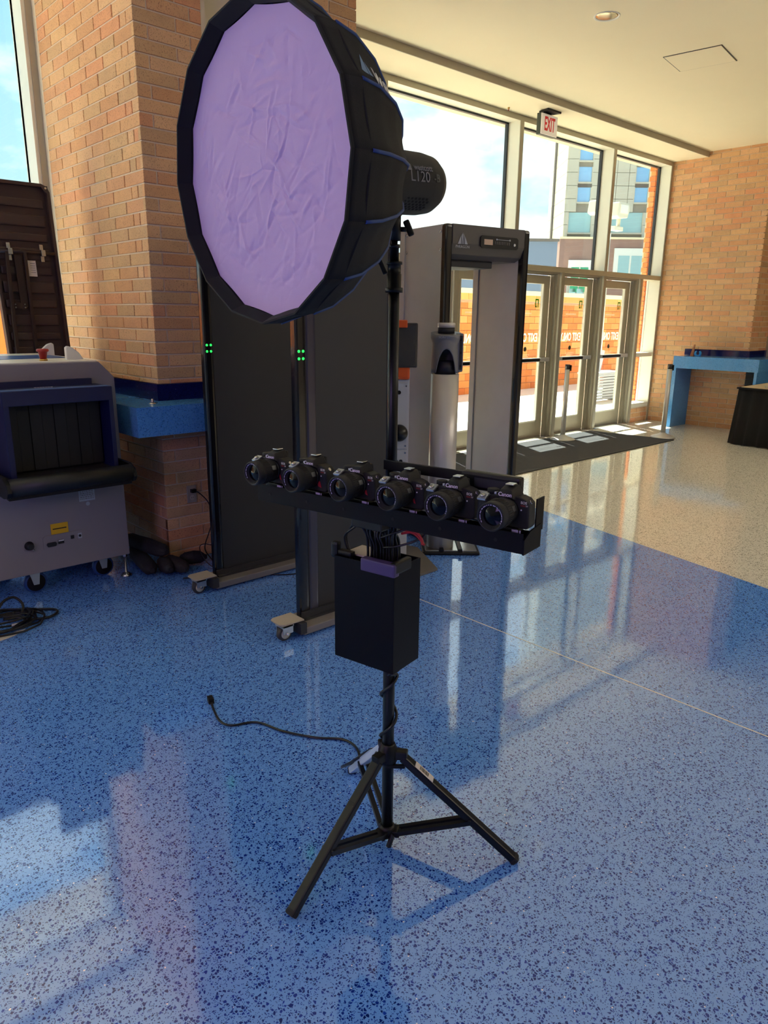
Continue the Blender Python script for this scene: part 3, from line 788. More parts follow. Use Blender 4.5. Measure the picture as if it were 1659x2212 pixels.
# brick lower storey
b = MB(to); b.obox(K0 + RH*12 + FH*(SD/2) + V((0, 0, zl/2)) - FH*0.3 - RH*0.25, RH, FH, (0, 0, 1), 12, SD/2, zl/2); b.build('lower_storey', 'brown_brick', tower)
b = MB(to); b.obox(K0 + RH*12 + FH*(SD/2) + V((0, 0, zl)) - FH*0.33 - RH*0.28, RH, FH, (0, 0, 1), 12, SD/2, 0.05); b.build('ledge', 'stone_cap', tower)
for (x0, x1, y0, y1, m_) in ((1222, 1271, 563, 600, 'green_blind'), (1318, 1387, 538, 600, 'window_pale'), (1222, 1262, 609, 624, 'window_pale')):
    zt_ = tp((x0+x1)/2, y0).z; zb_ = zt_-1.7
    a, c = fr(x0), fr(x1)
    q0 = K0 - FH*0.36
    W_ = MB(to).obox(q0 + RH*((a+c)/2) + V((0, 0, (zt_+zb_)/2)), RH, FH, (0, 0, 1), (c-a)/2, 0.05, (zt_-zb_)/2).build('window', 'white_frame', tower)
    n_ = 2
    for j in range(n_):
        s0 = a + (c-a)*(0.13 + j*0.40); s1 = s0 + (c-a)*0.34
        MB(to).obox(q0 - FH*0.04 + RH*((s0+s1)/2) + V((0, 0, (zt_+zb_)/2-0.12)), RH, FH, (0, 0, 1), (s1-s0)/2, 0.03, (zt_-zb_)/2-0.24).build('pane', m_, W_)
# blue grey building
DB = 30.0; PB_ = FH*DB
q = at(1205, 519, PB_, FH); q0 = at(900, 519, PB_, FH)
bl = thing('low_building', 'blue grey clad low building behind the orange wall', 'building', (q.x, q.y, 0))
c = (q+q0)/2; hw = (q-q0).length/2
b = MB((q.x, q.y, 0)).obox(V((c.x, c.y, q.z/2)) + FH*3, RH, FH, (0, 0, 1), hw, 3, q.z/2); b.build('cladding', 'navy_cladding', bl)
MB((q.x, q.y, 0)).obox(V((c.x, c.y, q.z)) + FH*3, RH, FH, (0, 0, 1), hw+0.05, 3.08, 0.05).build('parapet', 'spandrel', bl)
for k in range(1, 5):
    MB((q.x, q.y, 0)).obox(V((c.x, c.y, q.z-k*1.0)) - FH*0.01, RH, FH, (0, 0, 1), hw, 0.02, 0.012).build('joint', 'spandrel', bl)
# outside brick pier at the right
op = thing('outside_pier', 'orange brick pier just outside the glass by the right corner', 'pier', (12.0, 6.5, 0))
po = (12.0, 6.5, 0)
MB(po).box((11.57, 6.27, -0.03), (12.8, 6.36, 4.4)).build('pier_core', 'mortar', op)
brick_wall_local(op, po, o=(11.55, 6.25, 0), u=(1, 0, 0), nrm=(0, -1, 0), length=1.2, z0=0, z1=4.3, rowA=[0.265], rowB=[0.09], limit=150, material='orange_brick', far='orange_brick_far')
brick_wall_local(op, po, o=(11.55, 6.25, 0), u=(0, 1, 0), nrm=(-1, 0, 0), length=0.1, z0=0, z1=4.3, rowA=[0.09], rowB=[0.265], limit=100, material='orange_brick', far='orange_brick_far')
# floodlight post outside
P9 = (0, 9.3, 0); NY = (0, 1, 0)
fp = at(1318, 505, P9, NY); fb_ = V((fp.x, 9.3, -0.03))
ft = thing('floodlight_post', 'cream twin security floodlight on a slim post outside the glass', 'floodlight', fb_)
MB(fb_).cyl(fb_, V((fb_.x-0.05, 9.3, fp.z)), 0.045, 16).build('post', 'flood_cream', ft)
pc = at(1332, 495, P9, NY)
MB(fb_).box((pc.x-0.22, 9.22, pc.z-0.04), (pc.x+0.14, 9.38, pc.z+0.05)).build('mounting_plate', 'flood_cream', ft, bevel=0.01)
ps = at(1336, 478, P9, NY)
MB(fb_).cyl((ps.x, 9.3, pc.z), (ps.x, 9.3, at(1336, 465, P9, NY).z), 0.045, 14).build('stem', 'flood_cream', ft, bevel=0)
for nm, (xa, ya, xb, yb, tw) in (('l', (1276, 432, 1302, 464, -0.5)), ('r', (1322, 436, 1349, 472, 0.5))):
    a1 = at(xa, (ya+yb)/2, P9, NY); a2 = at(xb, (ya+yb)/2, P9, NY); zt_ = at(xa, ya, P9, NY).z; zb_ = at(xa, yb, P9, NY).z
    cx = (a1.x+a2.x)/2; cz = (zt_+zb_)/2; hw = (a2.x-a1.x)/2; hh = (zt_-zb_)/2
    R_ = Matrix.Rotation(tw*0.9, 3, 'Y')
    h = MB(fb_)
    h.prism([(-hw, -hh*0.7), (-hw*0.5, -hh), (hw*0.7, -hh*0.8), (hw, hh*0.2), (hw*0.8, hh), (-hw*0.8, hh)], (cx, 9.38, cz), (1, 0, 0), (0, 0, 1), 0.22)
    H = h.build('lamp_head', 'flood_cream', ft, bevel=0.02)
    MB(fb_).box((cx-hw*0.6, 9.14, cz-hh*0.3), (cx+hw*0.55, 9.165, cz+hh*0.7)).build('lens', 'white_frame', H)
# bench
bc = thing('slatted_bin', 'grey slatted metal panel bench outside the rightmost door', 'bench', (13.4, 7.9, 0))
bo = (13.4, 7.9, 0)
P8 = (0, 7.9, 0)
u0 = at(1283, 800, P8, NY); u1 = at(1330, 800, P8, NY); zt_ = at(1300, 805, P8, NY).z
nS = 9
for k in range(nS):
    z0 = 0.02 + k*(zt_-0.05)/nS
    MB(bo).box((u0.x+0.06, 7.9, z0), (u1.x+0.3, 7.93, z0+(zt_-0.05)/nS-0.015)).build('slat', 'bench_grey', bc)
MB(bo).box((u0.x+0.04, 7.88, zt_-0.04), (u1.x+0.3, 8.3, zt_)).build('top_rail', 'bench_grey', bc, bevel=0.01)
MB(bo).box((u0.x+0.08, 7.935, -0.03), (u0.x+0.14, 8.28, zt_-0.04)).box((u1.x+0.2, 7.935, -0.03), (u1.x+0.26, 8.28, zt_-0.04)).build('side_frame', 'dark_steel', bc)
hp = at(1318, 770, P8, NY)
MB(bo).bar((hp.x-0.06, 8.1, zt_-0.02), (hp.x+0.06, 8.1, zt_+0.42), 0.05, 0.05).build('arm', 'brushed_steel', bc)
# street lamp base pieces: far tree line is not visible

# ------------------------------------------------------------------ ceiling fittings
dl = thing('downlight', 'round recessed downlight with polished reflector in the ceiling', 'light', (5.88, 3.745, ZC))
do = V((5.88, 3.745, ZC))
MB(do).lathe([(0, 0.105), (-0.004, 0.105), (-0.006, 0.098), (-0.001, 0.090), (0.0, 0.088)], do, (0, 0, 1), 40, cap=False).build('trim_ring', 'scanner_white', dl)
MB(do).lathe([(0.0005, 0.09), (-0.0008, 0.089), (-0.0014, 0.07), (-0.0018, 0.03), (-0.0018, 0.0005)], do, (0, 0, 1), 40, cap=False).build('reflector', 'lamp_steel', dl)
ap = thing('ceiling_panel', 'flat access panel with dark edges set in the ceiling', 'panel', (7.38, 3.66, ZC))
ao = (7.38, 3.66, ZC)
pa = [V((7.101, 3.889, 0)), V((7.17, 3.369, 0)), V((7.688, 3.447, 0)), V((7.607, 3.97, 0))]
b = MB(ao); cc = sum(pa, V())/4
b.prism([(p.x, p.y) for p in pa], (0, 0, ZC-0.004), (1, 0, 0), (0, 1, 0), 0.004); b.build('panel_frame', 'dark_steel', ap)
b = MB(ao); b.prism([((p.x-cc.x)*0.965+cc.x, (p.y-cc.y)*0.965+cc.y) for p in pa], (0, 0, ZC-0.006), (1, 0, 0), (0, 1, 0), 0.003); b.build('door_plate', 'ceiling_paint', ap)
sk = thing('sprinkler', 'tiny red ceiling sprinkler near the glass wall', 'sprinkler', at(1099, 232, (0, 0, ZS), (0, 0, 1)))
MB().cyl((0, 0, 0), (0, 0, -0.015), 0.012, 10).build('escutcheon', 'brass', sk); MB().cyl((0, 0, -0.015), (0, 0, -0.035), 0.005, 8).build('bulb', 'button_red', sk)

# exit sign
ex = thing('exit_sign', 'white exit sign with red letters hanging under the soffit', 'sign', (7.67, 5.572, ZS))
eo = (7.67, 5.572, ZS)
MB(eo).prism([(-0.13, -0.09), (0.13, -0.09), (0.09, 0.06), (-0.09, 0.06)], (7.67, 5.56, ZS-0.02), (1, 0, 0), (0, 1, 0), 0.02).box((7.62, 5.55, 3.87), (7.72, 5.60, ZS-0.02)).build('mount', 'black_plastic', ex)
MB(eo).box((7.515, 5.545, 3.640), (7.835, 5.60, 3.865)).build('housing', 'exit_green', ex, bevel=0.006)
MB(eo).box((7.52, 5.535, 3.645), (7.83, 5.546, 3.86)).build('face_plate', 'exit_white', ex, bevel=0.003)
text('EXIT', 0.20, 'exit_red', ex, (7.678, 5.5335, 3.7525), (1, 0, 0), (0, 0, 1), 'letters', off=eo, squeeze=0.50, bold=0.005)

# ------------------------------------------------------------------ stanchions
def stanchion(x, y, label):
    t = thing('stanchion', label, 'stanchion', (x, y, 0.009), 0, 'brushed steel queue posts by the doors')
    MB().lathe([(0, 0.165), (0.008, 0.168), (0.02, 0.15), (0.045, 0.07), (0.06, 0.042), (0.07, 0.034)], (0, 0, 0), (0, 0, 1), 40).build('base', 'brushed_steel', t)
    MB().lathe([(0.065, 0.032), (0.94, 0.032)], (0, 0, 0), (0, 0, 1), 28).build('post', 'brushed_steel', t)
    MB().lathe([(0.94, 0.033), (1.0, 0.033), (1.004, 0.030), (1.004, 0.0)], (0, 0, 0), (0, 0, 1), 28).build('cap', 'dark_steel', t)
    MB().box((0.012, -0.038, 0.92), (0.038, 0.01, 0.995)).build('belt_slot', 'black_plastic', t)
stanchion(8.47, 5.575, 'steel stanchion on the mat in front of the second door from the right')
stanchion(9.74, 4.785, 'steel stanchion beside the blue counter at the mat corner')

# ------------------------------------------------------------------ right counter, things on it, skirted table
rc = thing('counter', 'light blue terrazzo counter with panel leg against the right brick wall', 'counter', (XR, 4.7, 0))
ro = (XR, 4.7, 0)
b = MB(ro); b.box((10.83, 4.04, 0.895), (XR+0.03, 5.28, 1.072)); b.box((XR+0.03, 4.04, 0.895), (XR+1.6, 4.44, 1.072)); b.build('countertop', 'blue_terrazzo', rc)
MB(ro).box((10.83, 5.225, 0), (XR-0.002, 5.28, 0.895)).build('leg', 'blue_terrazzo', rc)
MB(ro).box((10.86, 4.06, 0), (12.2, 4.10, 0.895)).build('leg', 'blue_terrazzo', rc)
b = MB(ro); b.box((XR-0.016, 4.384, 1.072), (XR+0.02, 5.36, 1.165)); b.box((XR+0.02, 4.384, 1.072), (XR+0.62, 4.42, 1.165)); b.build('backsplash', 'navy_terrazzo', rc)
wc = thing('wooden_wedge', 'slim brown wooden wedge standing on the right counter', 'wedge', (11.05, 5.10, 1.072))
MB().prism([(-0.03, 0), (0.02, 0), (0.028, 0.17), (0.014, 0.17)], (0, 0, 0), (0, -1, 0), (0, 0, 1), 0.02).build('wedge_block', 'wood', wc)
bt = thing('blue_clip', 'small bright blue plastic clip lying on the right counter', 'clip', (10.98, 4.98, 1.072))
MB().prism([(0.05*math.cos(a), 0.045+0.05*math.sin(a)) for a in [PI*(0.72+1.56*k/10) for k in range(11)]] + [(0.028*math.cos(a), 0.05+0.028*math.sin(a)) for a in [PI*(2.28-1.56*k/10) for k in range(11)]], (0, 0, 0), (0, -1, 0), (0, 0, 1), 0.03).build('jaw', 'blue_bright', bt)
MB().box((-0.03, -0.03, 0), (0.03, 0.03, 0.012)).build('foot', 'blue_bright', bt, bevel=0.003)

tb = thing('skirted_table', 'table with pleated black skirt and tan top at the right edge', 'table', (10.6, 3.6, 0), 0)
tbo = V((10.6, 3.6, 0))
def skirt():
    b = MB(tbo)
    # footprint: corner c0 then along to c1 (towards camera right) and back c2
    c0 = V((9.97, 3.99, 0)); c1 = V((9.76, 2.3, 0)); c2 = V((11.7, 4.0, 0))
    top0 = V((9.90, 3.86, 0.74)); 
    path = []
    for k in range(61): path.append(c1 + (c0-c1)*(k/60))
    for k in range(1, 61): path.append(c0 + (c2-c0)*(k/60))
    rings = []
    n = len(path)
    cen = V((10.8, 3.0, 0))
    for j, z in enumerate((0.01, 0.25, 0.5, 0.69, 0.735)):
        row = []
        for i, p in enumerate(path):
            amp = 0.022*(1 - 0.6*z/0.735)
            d = (p - cen); d.z = 0; d.normalize()
            off = math.sin(i*1.15)*amp + math.sin(i*0.37+1)*0.01
            inw = -0.05*(z/0.735)
            q = p + d*(off + inw); q.z = z
            row.append(b.bm.verts.new(q - tbo))
        rings.append(row)
    for j in range(len(rings)-1):
        for i in range(n-1):
            f_ = b.bm.faces.new((rings[j][i], rings[j][i+1], rings[j+1][i+1], rings[j+1][i])); f_.smooth = True
    o = b.build('skirt', 'skirt_black', tb)
    md = o.modifiers.new('thick', 'SOLIDIFY'); md.thickness = 0.004
skirt()
MB(tbo).prism([(9.93, 3.94), (9.73, 2.3), (11.6, 2.2), (11.62, 3.97)], (0, 0, 0.735), (1, 0, 0), (0, 1, 0), 0.02).build('table_edge', 'skirt_black', tb)
MB(tbo).prism([(9.97, 3.90), (9.77, 2.33), (11.56, 2.24), (11.58, 3.93)], (0, 0, 0.755), (1, 0, 0), (0, 1, 0), 0.006).build('tabletop', 'table_top_tan', tb)
for (x, y) in ((10.0, 3.8), (11.5, 3.9), (9.9, 2.45), (11.45, 2.4)): MB(tbo).cyl((x, y, 0), (x, y, 0.735), 0.018, 10).build('leg', 'dark_steel', tb)
tr_ = thing('tray', 'long shallow metal tray lying on the skirted table', 'tray', (10.4, 3.55, 0.761))
b = MB((10.4, 3.55, 0.761))
b.prism([(10.02, 3.62), (9.99, 3.45), (11.3, 3.25), (11.4, 3.45)], (0, 0, 0.761), (1, 0, 0), (0, 1, 0), 0.006)
b.bar((10.02, 3.62, 0.775), (11.4, 3.45, 0.775), 0.02, 0.03); b.bar((9.99, 3.45, 0.775), (11.3, 3.25, 0.775), 0.02, 0.03); b.bar((10.02, 3.62, 0.775), (9.99, 3.45, 0.775), 0.02, 0.03)
b.build('tray_body', 'alum_face', tr_)

# ------------------------------------------------------------------ walk-through metal detectors
def detector(loc, rz, label, panel_mat, width, depth, leds, casters, header, sideways=False):
    """local frame: x = across the gate (between side panels), y = through it; front posts at y=0"""
    t = thing('metal_detector', label, 'metal detector', loc, rz)
    H = 2.2
    for sx in (0, 1):
        x0 = 0.0 if sx == 0 else width-0.045
        b = MB(); b.box((x0+0.002, 0.05, 0.05), (x0+0.043, depth-0.05, H-0.002)); sp = b.build('side_panel', panel_mat, t, bevel=0.004)
        for y0 in (0.0, depth-0.06):
            p = MB(); p.box((x0-0.006, y0, 0.04), (x0+0.051, y0+0.062, H)); p.build('post', 'post_black' if (y0 == 0.0 or not header) else panel_mat, t, bevel=0.022 if (y0 == 0.0 or not header) else 0.004, seg=4)
        if leds and sx in leds:
            for dz in (0, 0.035):
                for dy in (0.018, 0.043):
                    xs_ = x0 + (0.0525 if sideways and sx == 0 else 0.022)
                    if sideways: MB().lathe([(0, 0.007), (0.003, 0.0065), (0.0045, 0.0)], (x0-0.0055, dy-0.002, 1.40+dz), (-1, 0, 0), 12).build('led', 'green_led', t)
                    else: MB().lathe([(0, 0.007), (0.003, 0.0065), (0.0045, 0.0)], (x0+0.012+(dy-0.018), 0.001, 1.40+dz), (0, -1, 0), 12).build('led', 'green_led', t)
        for zz in (H-0.045, H-0.16):
            for yy in (0.075, depth-0.075):
                MB().lathe([(0, 0.010), (0.004, 0.009), (0.006, 0.0)], (x0+0.002 if sx == 0 else x0+0.043, yy, zz), (-1 if sx == 0 else 1, 0, 0), 12).build('screw', 'steel', t)
    # header with rounded lower edge
    b = MB()
    b.prism([(0.0, 0.0), (0.0, -0.12), (0.03, -0.19), (0.09, -0.215), (depth-0.09, -0.215), (depth-0.03, -0.19), (depth, -0.12), (depth, 0.0)], (0.045, 0, H), (0, 1, 0), (0, 0, 1), width-0.09)
    hd = b.build('header', 'header_grey', t, bevel=0.006)
    if header:
        n_ = V((0, -0.86, -0.5)).normalized()
        fy = 0.0015
        m = MB()
        for tri in (((-0.055, 0), (-0.005, 0.085), (-0.005, 0.0)), ((0.005, 0.02), (0.005, 0.07), (0.0, 0.085))): pass
        lg = MB()
        cx, cz = 0.13, H-0.125
        lg.prism([(-0.042, 0), (-0.016, 0), (-0.016, 0.052)], (cx, -0.002, cz), (1, 0, 0), (0, 0, 1), 0.002)
        lg.prism([(-0.010, 0), (-0.002, 0), (-0.002, 0.062), (0.0, 0.072), (-0.010, 0.058)], (cx, -0.002, cz), (1, 0, 0), (0, 0, 1), 0.002)
        lg.prism([(0.004, 0), (0.011, 0), (0.011, 0.052), (0.004, 0.066)], (cx, -0.002, cz), (1, 0, 0), (0, 0, 1), 0.002)
        lg.prism([(0.017, 0), (0.042, 0), (0.017, 0.05)], (cx, -0.002, cz), (1, 0, 0), (0, 0, 1), 0.002)
        lg.build('logo', 'pale_label', t)
        text('PARAGON', 0.026, 'pale_label', t, (cx, -0.0025, cz-0.017), (1, 0, 0), (0, 0, 1), 'lettering', squeeze=0.95)
        MB().prism([(x + 0.0, y) for x, y in [(-0.17, 0.028), (-0.155, 0.04), (0.155, 0.04), (0.17, 0.028), (0.17, -0.028), (0.155, -0.04), (-0.155, -0.04), (-0.17, -0.028)]], (0.45, -0.004, H-0.10), (1, 0, 0), (0, 0, 1), 0.006).build('control_strip', 'black_plastic', t)
        MB().box((0.31, -0.0115, H-0.118), (0.385, -0.0098, H-0.083)).build('display', 'lcd', t)
        k_ = MB()
        for k in range(9): k_.box((0.405+k*0.0155, -0.0125, H-0.112), (0.405+k*0.0155+0.009, -0.0098, H-0.092))
        k_.build('keys', 'header_grey', t)
        MB().box((0.42, -0.0112, H-0.082), (0.54, -0.0098, H-0.079)).lathe([(0, 0.006), (0.003, 0.006)], (0.42, -0.0098, H-0.080), (0, -1, 0), 10).lathe([(0, 0.006), (0.003, 0.006)], (0.54, -0.0098, H-0.080), (0, -1, 0), 10).build('indicator', 'pale_label', t)
        MB().lathe([(0, 0.009), (0.004, 0.009)], (0.585, -0.0098, H-0.108), (0, -1, 0), 14).build('indicator', 'scanner_white', t)
        MB().box((0.045, 0.12, H-0.262), (0.50, depth-0.12, H-0.214)).build('sensor_tray', 'rail_dark', t, bevel=0.006)
    # foot rails
    for sx in (0, 1):
        x0 = (-0.110 if sx == 0 else width-0.045-0.112) if casters else (-0.07 if sx == 0 else width-0.115)
        b = MB(); b.box((x0, -0.06, 0.012), (x0+0.20, depth+0.08, 0.052)); b.build('foot_rail', 'rail_grey', t, bevel=0.006)
        xi = x0 + (0.045 if casters else 0.0)
        b = MB(); b.box((xi+0.025, 0.0, 0.052), (xi+0.060, depth, 0.062)); b.box((xi+0.045, 0.0, 0.05), (xi+0.062, depth, 0.09)); b.build('rail_inlay', 'rail_dark', t)
        if casters:
            xc = x0+0.045; yc = -0.150
            MB().box((x0-0.005, -0.085, 0.022), (x0+0.135, -0.045, 0.083)).build('bracket', 'rail_dark', t, bevel=0.003)
            MB().prism([(x0+0.020, -0.045), (x0+0.140, -0.045), (x0+0.140, -0.16), (x0+0.125, -0.18), (x0+0.045, -0.185), (x0+0.022, -0.16)], (0, 0, 0.086), (1, 0, 0), (0, 1, 0), 0.006).build('caster_plate', 'beige_plate', t)
            MB().box((xc-0.032, yc-0.03, 0.045), (xc-0.026, yc+0.03, 0.086)).box((xc+0.026, yc-0.03, 0.045), (xc+0.032, yc+0.03, 0.086)).box((xc-0.032, yc-0.035, 0.080), (xc+0.032, yc+0.035, 0.086)).build('caster_fork', 'zinc', t)
            wv = MB().lathe([(-0.016, 0.024), (-0.016, 0.034), (-0.010, 0.040), (0.010, 0.040), (0.016, 0.034), (0.016, 0.024)], (xc, yc-0.005, 0.041), (1, 0, 0), 28).build('caster_wheel', 'caster_rubber', t)
            MB().lathe([(-0.018, 0.012), (-0.018, 0.027), (0.018, 0.027), (0.018, 0.012)], (xc, yc-0.005, 0.041), (1, 0, 0), 24).build('caster_hub', 'caster_hub', wv)
            MB().cyl((xc-0.04, yc-0.005, 0.045), (xc+0.034, yc-0.005, 0.045), 0.006, 10).build('axle', 'steel', wv)
    return t
# left gate: passage runs along +X, panels at Y 2.95 and 3.80 -> rotate so local x = +Y, local y = +X is mirrored: use rz=90deg and reversed
t1 = detector((2.17, 2.90, 0), 0, 'dark walk-through metal detector on casters, nearer and left, green lights lit', 'panel_dark', 0.92, 0.66, (0, 1), True, False, True)
# turn the built frame: local (x, y) -> world (y, x)
mw = Matrix(((0, 1, 0, 2.17), (1, 0, 0, 2.915), (0, 0, 1, 0), (0, 0, 0, 1)))
rot90 = Matrix.Rotation(-PI/2, 4, 'Z')
for ch in t1.children_recursive:
    if ch.type == 'MESH':
        # swap x and y in the mesh (mirror) so the empty stays unrotated
        for v in ch.data.vertices: v.co = V((v.co.y, v.co.x, v.co.z))
        ch.data.flip_normals()
t1.location = (2.112, 2.915, 0)
MB().box((0.060, -0.004, 0.055), (0.125, 0.049, 2.19)).build('rounded_edge', 'panel_gloss', t1, bevel=0.020, seg=4)  # real rounded profile, its purple reflection painted in the material
t2 = detector((3.764, 3.474, 0), math.atan2(-0.175, 0.985), 'grey walk-through metal detector with logo header in front of the doors', 'panel_grey', 0.735, 0.55, None, False, True)

# slim detection pillar in front of the second gate
dp = thing('detection_pillar', 'slim silver detection column with dark grey moulded head', 'detector', (3.66, 3.36, 0))
MB().lathe([(0.02, 0.094), (1.235, 0.094)], (0, 0, 0), (0, 0, 1), 48).build('column', 'cylinder_grey', dp)
MB().lathe([(1.235, 0.070), (1.32, 0.068)], (0, 0, 0), (0, 0, 1), 36).build('neck', 'pillar_navy', dp)
def head():
    # moulded sleeve: half arch cut at the front
    seg = 48; b = MB(); face = math.atan2(-3.17+0.0, -3.47)     # towards the camera side
    rings = []
    cut = math.atan2(-0.72, -0.70)
    for j in range(9):
        row = []
        for k in range(seg):
            a = 2*PI*k/seg
            da = abs((a - cut + PI) % (2*PI) - PI)
            zb = 1.245
            if da < 0.75: zb = 1.245 + 0.155*math.cos(da/0.75*PI/2)**0.6
            z = zb + (1.50 + 0.012*math.cos(a-cut+PI) - zb)*j/8
            r = 0.095 + (0.012 if j in (7, 8) else 0) - 0.006*(j/8)
            row.append(b.bm.verts.new((r*math.cos(a), r*math.sin(a), z)))
        rings.append(row)
    for j in range(8):
        for k in range(seg):
            f_ = b.bm.faces.new((rings[j][k], rings[j][(k+1) % seg], rings[j+1][(k+1) % seg], rings[j+1][k])); f_.smooth = True
    b.bm.faces.new(rings[8])
    o = b.build('head_sleeve', 'pillar_head', dp)
    md = o.modifiers.new('s', 'SOLIDIFY'); md.thickness = 0.006
head()
rv = (RM @ V((1, 0, 0))); rv.z = 0; rv.normalize(); fv = V((-rv.y, rv.x, 0))      # right and forward on the floor
# side pod with slots
pod = MB()
c_ = rv*0.085
pod.obox((c_.x, c_.y, 1.375), rv, fv, (0, 0, 1), 0.028, 0.05, 0.125); pod.build('side_pod', 'pillar_head', dp, bevel=0.012, seg=3)
for z in (1.29, 1.375, 1.46):
    q = rv*0.095 - fv*0.051
    MB().obox((q.x, q.y, z), rv, fv, (0, 0, 1), 0.006, 0.003, 0.008).build('slot', 'black_plastic', dp)
q = rv*0.095 - fv*0.0505
MB().obox((q.x, q.y, 1.375), rv, fv, (0, 0, 1), 0.010, 0.002, 0.11).build('slot_strip', 'rail_dark', dp)
MB().lathe([(1.50, 0.055), (1.535, 0.055)], (0, 0, 0), (0, 0, 1), 30).build('top_neck', 'rail_dark', dp)
MB().lathe([(1.535, 0.058), (1.562, 0.058), (1.566, 0.052), (1.566, 0.0)], (0, 0, 0), (0, 0, 1), 36).build('top_cap', 'cylinder_grey', dp)
q = -fv*0.0
text('SCAR 01', 0.020, 'pale_label', dp, V((0, 0, 1.475)) - fv*0.0985 - rv*0.02, rv, (0, 0, 1), 'lettering', squeeze=1.0)
b = MB()
b.obox(rv*0.07 + V((0, 0, 0.012)), rv, fv, (0, 0, 1), 0.20, 0.14, 0.011); b.build('base', 'black_plastic', dp, bevel=0.01)
for s_ in (-0.06, 0.07, 0.20):
    q = rv*s_; MB().obox((q.x, q.y-0.0, 0.026), rv, fv, (0, 0, 1), 0.05, 0.12, 0.006).build('base_plate', 'steel', dp, bevel=0.004)
for s_ in (0.005, 0.135):
    q = rv*s_; MB().obox((q.x, q.y, 0.03), rv, fv, (0, 0, 1), 0.014, 0.13, 0.014).build('strap', 'black_plastic', dp, bevel=0.004)

# white cabinet post with tablet
cb = thing('cabinet_post', 'white lockable cabinet post with black ball and hanging key', 'cabinet', (3.22, 3.33, 0))
u = rv; fw = fv
def cbx(a, b_, c0, c1, z0, z1, name, m_, bev=0.0, par=cb):
    return MB().obox((u*((a+b_)/2) + fw*((c0+c1)/2) + V((0, 0, (z0+z1)/2))), u, fw, (0, 0, 1), (b_-a)/2, (c1-c0)/2, (z1-z0)/2).build(name, m_, par, bevel=bev)
cbx(-0.12, 0.055, 0.0, 0.16, 0.02, 1.22, 'cabinet_body', 'cabinet_white', 0.004)
cbx(-0.11, 0.045, -0.006, 0.0, 0.78, 1.20, 'door', 'cabinet_white', 0.002)
cbx(-0.11, 0.045, -0.006, 0.0, 0.30, 0.77, 'door', 'cabinet_white', 0.002)
for (a, z) in ((0.035, 1.18), (0.035, 0.80), (0.035, 0.755), (-0.02, 0.42)):
    MB().lathe([(0, 0.006), (0.004, 0.005)], u*a - fw*0.006 + V((0, 0, z)), -fw, 10).build('screw', 'steel', cb)
MB().lathe([(0, 0.013), (0.006, 0.012)], u*(-0.01) - fw*0.006 + V((0, 0, 1.14)), -fw, 14).build('button', 'black_plastic', cb)
MB().lathe([(0.03*math.sin(k*PI/12)+0.0, 0.001+0.055*math.cos(PI/2-k*PI/12)) for k in range(0)] or [(0.055*(1-math.cos(k*PI/10)), max(0.055*math.sin(k*PI/10), 0.0)) for k in range(11)], u*(-0.005) + fw*0.035 + V((0, 0, 0.885)), -fw, 28).build('camera_ball', 'black_ball', cb)
MB().lathe([(0, 0.012), (0.01, 0.011)], u*0.008 - fw*0.006 + V((0, 0, 0.70)), -fw, 14).build('lock', 'connector', cb)
MB().lathe([(0, 0.010), (0.006, 0.009)], u*(-0.02) - fw*0.006 + V((0, 0, 0.70)), -fw, 14).build('lock', 'connector', cb)
MB().obox(u*0.010 - fw*0.012 + V((0, 0, 0.655)), (u + V((0, 0, 0.25))).normalized(), fw, V((0, 0, 1)), 0.005, 0.001, 0.028).build('key', 'dark_steel', cb)
cp = cb.location
b = MB(cp); b.prism([(3.317, 3.057), (3.02, 3.05), (2.98, 3.62), (3.50, 3.62), (3.539, 3.461)], (0, 0, 0.003), (1, 0, 0), (0, 1, 0), 0.014); b.build('base_plate', 'base_plate', cb)
tbp = thing('tablet', 'tablet in dark case with orange rubber clip on the cabinet post', 'tablet', (3.22, 3.33, 1.22))
def tbx(a, b_, c0, c1, z0, z1, name, m_, bev=0.0, par=tbp, til=0.0):
    zz = V((0, 0, 1)); ff = fw
    if til: zz = (V((0, 0, 1)) + fw*til).normalized(); ff = (fw - V((0, 0, 1))*til).normalized()
    return MB().obox((u*((a+b_)/2) + fw*((c0+c1)/2) + V((0, 0, (z0+z1)/2))), u, ff, zz, (b_-a)/2, (c1-c0)/2, (z1-z0)/2).build(name, m_, par, bevel=bev)
tbx(-0.10, 0.055, -0.02, 0.10, 0.0, 0.10, 'stand', 'orange_rubber', 0.015)
tbx(-0.17, 0.10, -0.03, -0.008, 0.075, 0.345, 'case', 'tablet_back', 0.010)
tbx(-0.16, 0.088, -0.034, -0.030, 0.090, 0.330, 'back_plate', 'tablet_back', 0.008)
tbx(-0.06, 0.035, -0.048, -0.002, 0.315, 0.362, 'clip', 'orange_rubber', 0.007)
tbx(-0.06, -0.015, 0.0, 0.06, 0.34, 0.385, 'camera_bump', 'cabinet_white', 0.008)

# red bin strip glimpsed between the gate panels
rb = thing('red_bin', 'red plastic container glimpsed between the two dark gate panels', 'bin', (3.05, 4.02, 0))
MB().prism([(-0.09, -0.07), (0.09, -0.07), (0.09, 0.07), (-0.09, 0.07)], (0, 0, 0.02), (1, 0, 0), (0, 1, 0), 0.42).build('body', 'button_red', rb, bevel=0.015)
MB().box((-0.10, -0.08, 0.44), (0.10, 0.08, 0.46)).build('lid', 'orange_rubber', rb, bevel=0.006)

